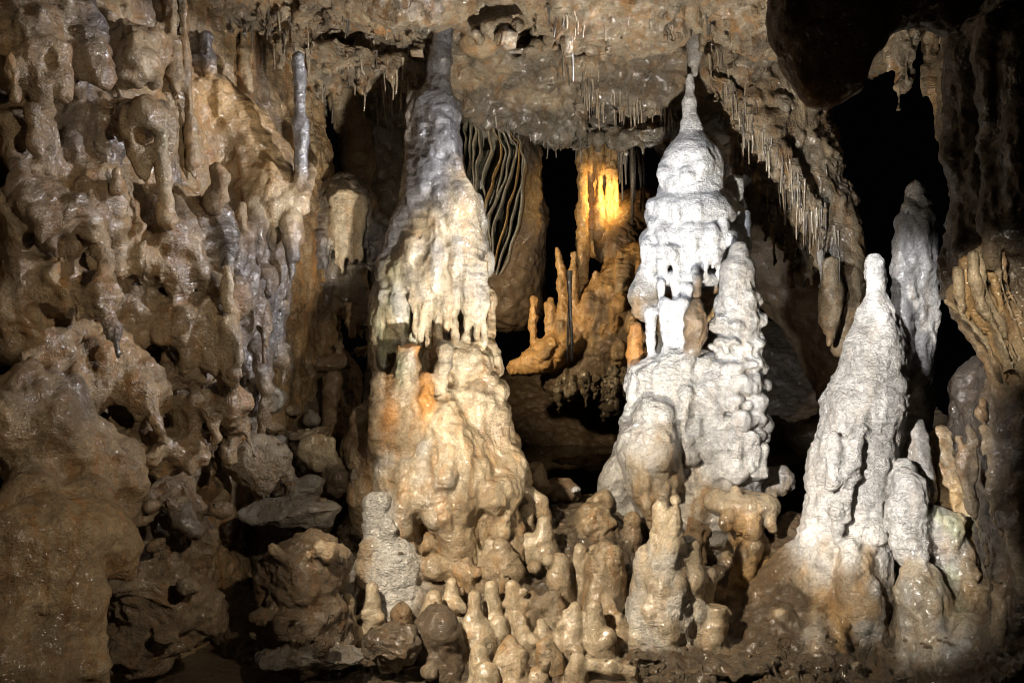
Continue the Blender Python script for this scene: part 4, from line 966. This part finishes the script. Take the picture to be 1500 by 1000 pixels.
def straws(n, label, grp, line, spread, ln, dark=.5, thick=1.0, seed=1, bvh=None, depth=None):
    g = random.Random(seed); q = np.array(line, float); t = np.linspace(0, 1, len(q)); made = 0
    for i in range(n * 3):
        if made >= n: break
        u = g.random(); x = np.interp(u, t, q[:, 0]) + g.uniform(-2, 2); y = np.interp(u, t, q[:, 1]) + g.uniform(-spread, spread)
        if depth is None:
            dr = Vector(P(x, y, 1.0)) - Vector((0, 0, CZ)); hit = (bvh or bvh_c).ray_cast(Vector((0, 0, CZ)), dr.normalized())
            if hit[0] is None: continue
            loc = hit[0]
        else: loc = Vector(P(x, y, depth + g.uniform(-.15, .15)))
        L = g.uniform(*ln) * loc.y / F
        o = bpy.data.objects.new('soda_straw', g.choice(STD if g.random() < dark else STM)); COL.objects.link(o)
        w_ = thick * g.uniform(.7, 1.25)
        o.location = loc; o.scale = (w_, w_, L); o.rotation_euler = (g.uniform(-.03, .03), g.uniform(-.03, .03), g.uniform(0, 6.28))
        o['label'] = label; o['category'] = 'stalactite'; o['group'] = grp; made += 1
straws(56, 'thin soda straw in the dense dark fringe on the ceiling left of the tall column', 'soda straws left of the tall column', [(365, 30), (450, 60), (540, 70), (600, 110)], 45, (10, 38), .4, seed=1)
straws(22, 'soda straw hanging along the ceiling edge beside the rough tan shaft', 'soda straws beside the rough shaft', [(470, 130), (530, 140), (595, 130)], 14, (14, 44), .4, seed=2)
straws(16, 'short soda straw on the bright front lip of the ceiling', 'soda straws on the bright front lip', [(800, 20), (860, 35), (960, 30)], 12, (8, 26), .4, seed=3)
straws(52, 'wet soda straw in the fringe along the ceiling hollow left of the white spire', 'soda straws left of the white spire', [(820, 90), (880, 130), (940, 165), (1000, 170)], 22, (8, 44), .4, seed=4)
straws(14, 'soda straw under the slanting slab tip in the middle of the ceiling', 'soda straws under the slanting slab', [(700, 165), (780, 200), (860, 212)], 8, (8, 26), .8, seed=5)
straws(34, 'soda straw among the knobs of the ceiling just right of the white spire', 'soda straws right of the white spire', [(1035, 50), (1060, 100), (1090, 150), (1120, 190)], 28, (10, 34), .5, seed=6)
straws(84, 'glistening soda straw in the thick fringe on the slanting right ceiling', 'soda straws on the slanting right ceiling', [(1075, 190), (1120, 220), (1160, 270), (1200, 320), (1230, 360)], 30, (10, 56), .35, seed=7)

# ================================================================== drapery behind the tall column
SHEETA = make_calcite('amber_drapery', False, (.5, .3, .1), .8, 0, .4, .2)
thing('drap', 'drapery', 'hanging grey drapery of narrow wavy folds behind the right side of the tall column', 'drapery')
root = bpy.data.objects.new('drapery', None); COL.objects.link(root); root.location = P(730, 300, 7.2); tag(root, THINGS['drap'])
def sheet(pts, depth, th, D, seed):
    g = random.Random(seed); n = 26; q = np.array(pts, float); t = np.linspace(0, 1, len(q)); V = []; Q = []
    tt = np.linspace(0, 1, n); xs = np.interp(tt, t, q[:, 0]); ys = np.interp(tt, t, q[:, 1])
    for k in range(3):
        xs[1:-1] = (xs[:-2] + 2 * xs[1:-1] + xs[2:]) / 4
    for i in range(n):
        wob = 2.6 * math.sin(i * (.45 + .05 * (seed % 4)) + seed * 1.7) * math.sin(i * .21 + seed) + 1.0 * math.sin(i * (1.1 + .13 * (seed % 3)) + seed * 2.3)
        p = P(xs[i] + wob, ys[i], D); dd = depth * (1 - .55 * tt[i])
        tv = th * (1.2 - .5 * tt[i])
        for j, (dx, dy) in enumerate([(-.5, 0), (0, -.6), (.5, 0), (.32, .5), (.22 , 1), (-.22, 1), (-.32, .5)]):
            V.append((p[0] + dx * tv + .10 * dd * (dy > .4) * dy, p[1] + (dy * tv if dy < 0 else dy * dd), p[2]))
    m = 7
    for i in range(n - 1):
        for j in range(m):
            k = (j + 1) % m; Q.append((i * m + j, i * m + k, (i + 1) * m + k, (i + 1) * m + j))
    return np.array(V) , np.array(Q)
FO = [[(688, 168), (690, 210), (684, 260), (690, 300), (700, 330)], [(700, 176), (704, 220), (694, 260), (698, 310), (712, 345)], [(712, 178), (722, 215), (705, 250), (712, 300), (716, 360)],
      [(722, 180), (736, 215), (722, 260), (706, 300), (714, 350)], [(733, 186), (748, 220), (735, 270), (716, 320), (712, 380)], [(742, 190), (756, 215), (748, 260), (725, 320), (716, 390)],
      [(750, 196), (762, 220), (756, 270), (738, 320), (722, 395)], [(756, 200), (766, 230), (762, 280), (748, 330), (726, 402)], [(760, 206), (768, 240), (765, 300), (752, 350), (732, 400)],
      [(680, 165), (682, 200), (678, 240), (682, 280)], [(728, 182), (742, 225), (728, 275), (712, 330), (710, 372)], [(695, 170), (698, 200), (690, 235), (694, 280), (704, 320)]]
SF = sorted(FO, key=lambda f: sum(p[0] for p in f) / len(f)); rows = []
for i, f in enumerate(SF):
    q = np.array(f, float); t = np.linspace(0, 1, len(q)); tt = np.linspace(0, 1, 26); xs = np.interp(tt, t, q[:, 0]); ys = np.interp(tt, t, q[:, 1])
    rows.append([P(x, y, 7.16 + .04 * (i % 2)) for x, y in zip(xs, ys)])
    if i + 1 < len(SF):
        q = (np.array(rows[-1]) + np.array([P(np.interp(u, np.linspace(0, 1, len(SF[i + 1])), [p[0] for p in SF[i + 1]]), np.interp(u, np.linspace(0, 1, len(SF[i + 1])), [p[1] for p in SF[i + 1]]), 7.16) for u in tt])) / 2
        q[:, 1] += .16; rows.append(list(q))
A_ = np.array(rows); nr = len(rows); V = np.concatenate([A_.reshape(-1, 3), A_.reshape(-1, 3) + (0, .012, 0)]) - np.array(root.location); Q = []; m_ = nr * 26
for a_ in range(nr - 1):
    for b_ in range(25):
        q = (a_ * 26 + b_, a_ * 26 + b_ + 1, (a_ + 1) * 26 + b_ + 1, (a_ + 1) * 26 + b_); Q.append(q); Q.append(tuple(m_ + k for k in q[::-1]))
o = bpy.data.objects.new('sheet', newmesh('sheet', V, np.array(Q), None, SHEET)); COL.objects.link(o); o.parent = root
for i, f in enumerate(FO):
    V, Q = sheet(f, .30, .007 + .005 * (i % 3), 7.05 + .02 * (i % 3), i + 1)
    V = V - np.array(root.location)
    o = bpy.data.objects.new('fold', newmesh('fold', V, Q, None, SHEETA if i in (3, 6) else SHEET)); COL.objects.link(o); o.parent = root

# ================================================================== chamber behind
struct('bwall', 'back_wall'); struct('bfloor', 'chamber_floor')
thing('amoundf', 'flowstone', 'amber-lit flowstone bank sloping down the back chamber to a dripping ledge', 'flowstone')
thing('acol', 'column', 'amber-lit fluted column glowing in the back chamber', 'column')
s = Sculpt('back', .026, 1.4, 12)
s.clip = (np.array((-2.8, 6.6, -.2)), np.array((4.4, 12.6, 4.6)))
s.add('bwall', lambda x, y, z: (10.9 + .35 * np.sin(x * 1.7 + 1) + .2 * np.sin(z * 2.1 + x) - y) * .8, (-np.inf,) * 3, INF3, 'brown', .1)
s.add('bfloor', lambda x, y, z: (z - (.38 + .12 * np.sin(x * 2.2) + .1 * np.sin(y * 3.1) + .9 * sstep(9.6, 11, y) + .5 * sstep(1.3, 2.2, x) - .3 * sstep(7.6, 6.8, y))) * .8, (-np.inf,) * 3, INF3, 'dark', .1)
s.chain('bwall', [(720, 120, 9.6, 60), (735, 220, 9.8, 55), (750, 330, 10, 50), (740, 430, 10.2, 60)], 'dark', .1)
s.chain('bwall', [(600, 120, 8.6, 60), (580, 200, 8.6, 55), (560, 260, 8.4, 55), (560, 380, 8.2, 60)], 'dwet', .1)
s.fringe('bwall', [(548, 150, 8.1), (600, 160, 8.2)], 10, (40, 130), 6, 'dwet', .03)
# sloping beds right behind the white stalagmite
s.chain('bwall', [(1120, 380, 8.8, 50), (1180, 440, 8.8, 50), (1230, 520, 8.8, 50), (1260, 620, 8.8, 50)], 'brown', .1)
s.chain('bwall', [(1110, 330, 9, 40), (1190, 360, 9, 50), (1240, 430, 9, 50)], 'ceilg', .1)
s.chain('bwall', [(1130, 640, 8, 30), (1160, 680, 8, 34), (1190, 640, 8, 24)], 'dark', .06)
s.build()
s = Sculpt('amber', .0145, 1.1, 16)
DBk = 9.5
s.chain('amoundf|bank', [(940, 390, DBk, 36), (900, 430, DBk, 36), (850, 480, DBk, 30), (800, 520, DBk - .1, 22), (755, 540, DBk - .1, 14)], 'amber', .08)
s.chain('amoundf|bank', [(920, 470, DBk, 60), (880, 540, DBk + .1, 46), (820, 555, DBk + .1, 26), (950, 540, DBk, 50)], 'dark', .08)
s.fringe('amoundf|fringe', [(815, 565, DBk - .25), (880, 555, DBk - .4), (925, 540, DBk - .5)], 12, (14, 66), 4.2, 'ceilg', .03)
s.chain('amoundf|bank', [(905, 365, DBk + .3, 34), (935, 310, DBk + .6, 36)], 'brown', .06)
s.decor('amoundf|bank', 60, (800, 380, 960, 520), ['amber', 'brown', 'tan'], (4, 10), (6, 26), 8.6, 10.4, .03, -.3, 3, .6)
s.chain('acol|shaft', [(853, 200, DBk + .25, 8), (852, 260, DBk + .2, 7.5), (854, 340, DBk + .15, 8.5), (853, 400, DBk + .1, 9), (852, 450, DBk + .05, 13)], 'amber', .02)
s.chain('acol|flute#a', [(864, 205, DBk + .3, 7), (865, 260, DBk + .28, 5), (866, 330, DBk + .25, 8)], 'amber', .015)
s.chain('acol|flute#b', [(877, 200, DBk + .26, 7), (878, 260, DBk + .22, 5.5), (879, 300, DBk + .2, 8), (880, 332, DBk + .2, 9)], 'amber', .015)
s.chain('acol|flute#c', [(889, 210, DBk + .34, 6), (890, 270, DBk + .32, 5), (891, 335, DBk + .3, 8)], 'amber', .015)
s.chain('acol|flute#d', [(901, 205, DBk + .36, 7), (901, 260, DBk + .34, 6), (900, 335, DBk + .32, 9)], 'amber', .015)
s.chain('acol|backing', [(868, 190, DBk + .62, 24), (880, 270, DBk + .6, 26), (884, 350, DBk + .55, 30)], 'amber', .02)
for x, y, q in [(878, 232, 13), (893, 250, 12), (884, 292, 15), (868, 318, 14), (895, 330, 14)]: s.ell('acol|backing', (x, y, DBk + .34), (q, q * .35, q), 'amber', .02)
for y, n_ in [(236, 7), (296, 7), (330, 6)]: s.fringe('acol|backing', [(866, y, DBk + .27), (903, y + 4, DBk + .3)], n_, (10, 36), 2.6, 'amber', .015)
GB = 'amber-lit stalagmites on the back bank'
for k_, lab, pts in [('bs1', 'crooked amber-lit stalagmite with stacked knobs left of the glowing column', [(816, 365, 4.5), (822, 390, 6), (824, 420, 8), (826, 460, 10)]),
                     ('bs2', 'short amber-lit stalagmite touching the glowing column', [(840, 372, 4.5), (840, 400, 6), (840, 440, 8)]),
                     ('bs3', 'stubby dim stalagmite at the left end of the back bank', [(782, 438, 5), (782, 465, 6.5), (782, 500, 7)]),
                     ('bs4', 'thin dim stalagmite between the stubby one and the crooked one', [(799, 446, 3.2), (800, 470, 4), (801, 500, 6)]),
                     ('bs5', 'low rounded stalagmite in front of the crooked one', [(808, 440, 4.5), (808, 465, 5.5), (810, 490, 8)]),
                     ('bs6', 'small knob on the bank just right of the glowing column', [(872, 400, 5), (873, 420, 7)]),
                     ('bs7', 'leaning knob high on the bank near the white stalagmite', [(908, 372, 5), (906, 395, 7)])]:
    thing(k_, 'stalagmite', lab, 'stalagmite', GB); s.chain(k_, [(x, y, DBk - .1, r) for x, y, r in pts], 'amber', .03)
s.build()
# hanging amber shreds right of the glowing column
g = random.Random(4)
bvh_b = None
straws(16, 'dark back-lit stalactite hanging in the amber light beside the white dome', 'back-lit stalactites beside the white dome', [(905, 195), (930, 205), (955, 210)], 8, (40, 130), .7, 1.7, seed=11, depth=8.6)
straws(2, 'thin black stalagmite rod silhouetted before the amber bank', 'black rods before the amber bank', [(833, 410), (834, 411)], 1, (118, 122), 1.0, 2.6, seed=12, depth=8.4)

# pool
struct('pool', 'pool_water')
a, b = P(700, 640, 10.0), P(1000, 640, 10.0)
V = np.array([(-.6, 6.9, .56), (2.0, 6.9, .56), (2.0, 10.2, .56), (-.6, 10.2, .56)])
wm = bpy.data.materials.new('water'); wm.use_nodes = True; wb = wm.node_tree.nodes['Principled BSDF']
wb.inputs['Base Color'].default_value = (.01, .012, .012, 1); wb.inputs['Roughness'].default_value = .03; wb.inputs['IOR'].default_value = 1.33
o = bpy.data.objects.new('pool_water', newmesh('pool_water', V, np.array([(0, 1, 2, 3)]), None, wm)); COL.objects.link(o); o['kind'] = 'structure'

# ================================================================== right side
struct('rwall', 'wall_right')
s = Sculpt('rwall', .0135, 1.0, 13)
s.clip = (np.array((1.5, 3.0, -.4)), np.array((4.2, 7.5, 4.2)))
DW = 4.7
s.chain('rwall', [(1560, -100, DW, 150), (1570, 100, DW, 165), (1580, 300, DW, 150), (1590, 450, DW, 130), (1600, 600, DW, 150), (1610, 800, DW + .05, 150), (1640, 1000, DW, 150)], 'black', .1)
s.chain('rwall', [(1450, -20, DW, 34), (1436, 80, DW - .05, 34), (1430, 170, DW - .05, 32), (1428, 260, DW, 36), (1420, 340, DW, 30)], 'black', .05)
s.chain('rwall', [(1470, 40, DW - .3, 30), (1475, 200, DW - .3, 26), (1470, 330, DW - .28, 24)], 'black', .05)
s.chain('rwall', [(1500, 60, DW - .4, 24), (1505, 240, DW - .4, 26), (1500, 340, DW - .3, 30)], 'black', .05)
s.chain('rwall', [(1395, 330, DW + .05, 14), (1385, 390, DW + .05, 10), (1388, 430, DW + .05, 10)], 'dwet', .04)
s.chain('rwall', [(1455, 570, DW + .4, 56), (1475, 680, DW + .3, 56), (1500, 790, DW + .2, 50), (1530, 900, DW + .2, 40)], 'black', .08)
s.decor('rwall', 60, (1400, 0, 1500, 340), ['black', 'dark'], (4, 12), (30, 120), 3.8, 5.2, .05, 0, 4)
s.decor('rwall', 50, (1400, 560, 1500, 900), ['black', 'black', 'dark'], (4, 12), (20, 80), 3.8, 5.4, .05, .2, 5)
thing('rdrap', 'drapery', 'amber and cream drapery of slanting folds glowing on the right wall', 'drapery')
s.chain('rdrap|sheet', [(1400, 432, DW - .1, 14), (1430, 452, DW - .1, 30), (1462, 480, DW - .13, 40), (1496, 530, DW - .13, 44), (1520, 600, DW - .12, 34)], 'tan', .05)
s.chain('rdrap|sheet', [(1480, 380, DW - .1, 30), (1510, 440, DW - .15, 40)], 'dark', .05)
for i, f in enumerate([[(1412, 380, 5), (1416, 412, 6), (1424, 455, 5), (1440, 490, 4)], [(1434, 366, 5), (1440, 405, 5), (1452, 445, 5), (1476, 495, 5), (1490, 530, 4)], [(1454, 352, 5), (1462, 400, 5), (1478, 450, 5), (1500, 500, 5)], [(1420, 440, 5), (1446, 480, 6), (1464, 520, 6), (1476, 560, 5)], [(1404, 395, 6), (1402, 430, 7), (1412, 470, 5)], [(1424, 372, 7), (1428, 410, 7), (1440, 450, 7), (1470, 505, 6), (1492, 550, 6)], [(1444, 360, 7), (1452, 400, 7), (1466, 440, 7), (1488, 490, 7), (1505, 540, 6)],
                       [(1464, 362, 6), (1470, 395, 6), (1480, 430, 6), (1502, 470, 6)], [(1385, 440, 7), (1412, 465, 7), (1440, 495, 8), (1455, 530, 9), (1468, 560, 7)], [(1410, 420, 6), (1412, 445, 6), (1418, 475, 4)], [(1434, 410, 6), (1444, 455, 7), (1462, 500, 7), (1478, 545, 6)]]):
    s.chain('rdrap|fold#%d' % i if 7 < i < 10 else 'rdrap|sheet', [(x, y, DW - .235 - .03 * (i % 3), r * .75) for x, y, r in f], ['amber', 'cream', 'cream'][i % 3], .014)
for i in range(22):
    x, y = s.rng.uniform(1400, 1500), s.rng.uniform(560, 900); x = max(x, 1385 + (y - 560) * .25)
    q = [(x, y, DW - .06, 3)]
    for j in range(4): x += s.rng.uniform(-6, 8); y += s.rng.uniform(14, 26); q.append((x, y, DW - .06, s.rng.uniform(1.8, 3)))
    s.chain('rwall', q, s.rng.choice(['dwet', 'tan', 'brown']), .03)
for x0, y0, st in [(1480, 655, 'cream'), (1488, 700, 'amber'), (1478, 780, 'cream')]:
    s.chain('rwall', [(x0, y0, DW - .12, 6), (x0 + 12, y0 + 40, DW - .14, 6), (x0 + 20, y0 + 80, DW - .14, 3)], st, .04)
struct('terrace', 'terraced_floor')
s.chain('terrace', [(1400, 1010, 4.9, 50), (1450, 960, 5.1, 60), (1490, 950, 5.2, 70), (1540, 960, 5.2, 80)], 'lgrey', .06)
s.build()

thing('rstA', 'stalactite', 'stout tan stalactite with needle tip against the black void at upper right', 'stalactite')
thing('rstB', 'stalactite', 'long mottled stalactite next to the dark right wall', 'stalactite')
thing('rcurt', 'drapery', 'thin ochre curtain tapering to a point behind the two upper right stalactites', 'drapery')
struct('rceil', 'ceiling')
s = Sculpt('rst', .0125, 1.0, 14)
s.chain('rceil', [(1260, 10, 5.5, 60), (1330, -10, 5.5, 64), (1400, -20, 5.5, 66), (1440, 20, 5.5, 40)], 'ceil', .06)
s.chain('rstA', [(1332, 40, 5.2, 24), (1328, 80, 5.2, 19), (1326, 120, 5.2, 15), (1324, 136, 5.2, 9)], 'ceil', .03)
s.chain('rstA', [(1317, 120, 5.18, 5), (1317, 150, 5.18, 2.5), (1316, 164, 5.18, 1.5)], 'tan', .02)
s.chain('rstA', [(1308, 50, 5.25, 14), (1304, 85, 5.25, 7), (1302, 104, 5.25, 2)], 'tan', .03)
s.chain('rstB', [(1392, 20, 5.1, 14), (1386, 90, 5.1, 13), (1387, 150, 5.1, 14), (1387, 190, 5.1, 13), (1388, 206, 5.1, 6)], 'tan', .03)
s.chain('rcurt', [(1362, 50, 5.3, 14), (1366, 120, 5.3, 14), (1380, 170, 5.3, 15), (1385, 220, 5.3, 10), (1388, 250, 5.3, 3)], ['tan', 'amber', 'tan', 'ceil'], .03)
s.chain('rcurt', [(1352, 100, 5.28, 7), (1352, 140, 5.28, 5)], 'tan', .03)
s.build()
bvh_r = BVHTree.FromPolygons(ALLV['rst'].tolist(), ALLQ['rst'].tolist())
straws(10, 'tiny straw on the rim of rock left of the stout upper right stalactite', 'tiny straws on the upper right rim', [(1262, 62), (1300, 70)], 10, (8, 20), .2, .7, seed=15, bvh=bvh_r)

thing('hang', 'hanging_rock', 'big dark brown unlit rock hanging close at the top right', 'rock')
s = Sculpt('hang', .011, .8, 15)
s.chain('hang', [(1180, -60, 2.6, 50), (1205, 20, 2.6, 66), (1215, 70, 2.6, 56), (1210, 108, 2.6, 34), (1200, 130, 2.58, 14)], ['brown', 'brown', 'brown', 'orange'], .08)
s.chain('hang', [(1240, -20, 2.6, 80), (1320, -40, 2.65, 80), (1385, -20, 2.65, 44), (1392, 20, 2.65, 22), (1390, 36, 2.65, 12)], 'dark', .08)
s.build()

# cave floor at large, and rock closing the cave behind the camera's view
struct('ground', 'cave_floor')
gx, gy = np.meshgrid(np.linspace(-7, 8, 220), np.linspace(1.5, 13, 180), indexing='ij')
V = np.stack([gx.ravel(), gy.ravel(), np.zeros(gx.size)], 1); V[:, 2] = -.06 + .03 * fbm(V * 2.1, 77, 3) + .02 * fbm(V * 9, 78, 3) - .02 * np.abs(fbm(V * 23, 79, 2))
i = np.arange(220 * 180).reshape(220, 180)
Q = np.stack([i[:-1, :-1], i[1:, :-1], i[1:, 1:], i[:-1, 1:]], -1).reshape(-1, 4)
c_ = np.tile(np.array(ST['mud'][:4]), (len(V), 1)); p_ = np.tile(np.array((.1, 0, .6, 1.0)), (len(V), 1))
o = bpy.data.objects.new('cave_floor', newmesh('cave_floor', V, Q, None, MAT, c_, p_)); COL.objects.link(o); o['kind'] = 'structure'

# gravel and chips strewn over the ground
g = random.Random(31); V = []; Q = []
bv = [BVHTree.FromPolygons(ALLV[k].tolist(), ALLQ[k].tolist()) for k in ('slope', 'rubble', 'right')]
cube = [(-1, -1, -1), (1, -1, -1), (1, 1, -1), (-1, 1, -1), (-1, -1, 1), (1, -1, 1), (1, 1, 1), (-1, 1, 1)]
fc = [(0, 3, 2, 1), (4, 5, 6, 7), (0, 1, 5, 4), (1, 2, 6, 5), (2, 3, 7, 6), (3, 0, 4, 7)]
for i in range(900):
    x, y = g.choice([(g.uniform(350, 520), g.uniform(560, 1000)), (g.uniform(500, 950), g.uniform(760, 1000)), (g.uniform(880, 1480), g.uniform(930, 1000)), (g.uniform(140, 340), g.uniform(700, 990))])
    dr = (Vector(P(x, y, 1.0)) - Vector((0, 0, CZ))).normalized(); best = None
    for b_ in bv:
        h_ = b_.ray_cast(Vector((0, 0, CZ)), dr)
        if h_[0] is not None and (best is None or h_[3] < best[3]): best = h_
    if best is None or best[1].z < .8: continue
    r = g.uniform(.004, .017) * (1.6 if g.random() < .1 else 1); n = len(V)
    rx, ry, rz = r * g.uniform(.6, 1.6), r * g.uniform(.6, 1.6), r * g.uniform(.35, .9); a = g.uniform(0, 6.28)
    for c in cube:
        u, v, w_ = c[0] * rx * g.uniform(.5, 1), c[1] * ry * g.uniform(.5, 1), c[2] * rz * g.uniform(.5, 1)
        V.append((best[0].x + u * math.cos(a) - v * math.sin(a), best[0].y + u * math.sin(a) + v * math.cos(a), best[0].z + w_ + rz * .3))
    Q += [tuple(n + k for k in f) for f in fc]
GRAVEL = make_calcite('gravel', False, (.30, .23, .15), .5, 0, .6, .6)
me = newmesh('gravel', np.array(V), np.array(Q), None, GRAVEL); me.polygons.foreach_set('use_smooth', np.zeros(len(Q), dtype=bool))
o = bpy.data.objects.new('gravel', me); COL.objects.link(o); o['kind'] = 'stuff'; o['label'] = 'loose stone chips and gravel strewn over the cave floor and the slope'
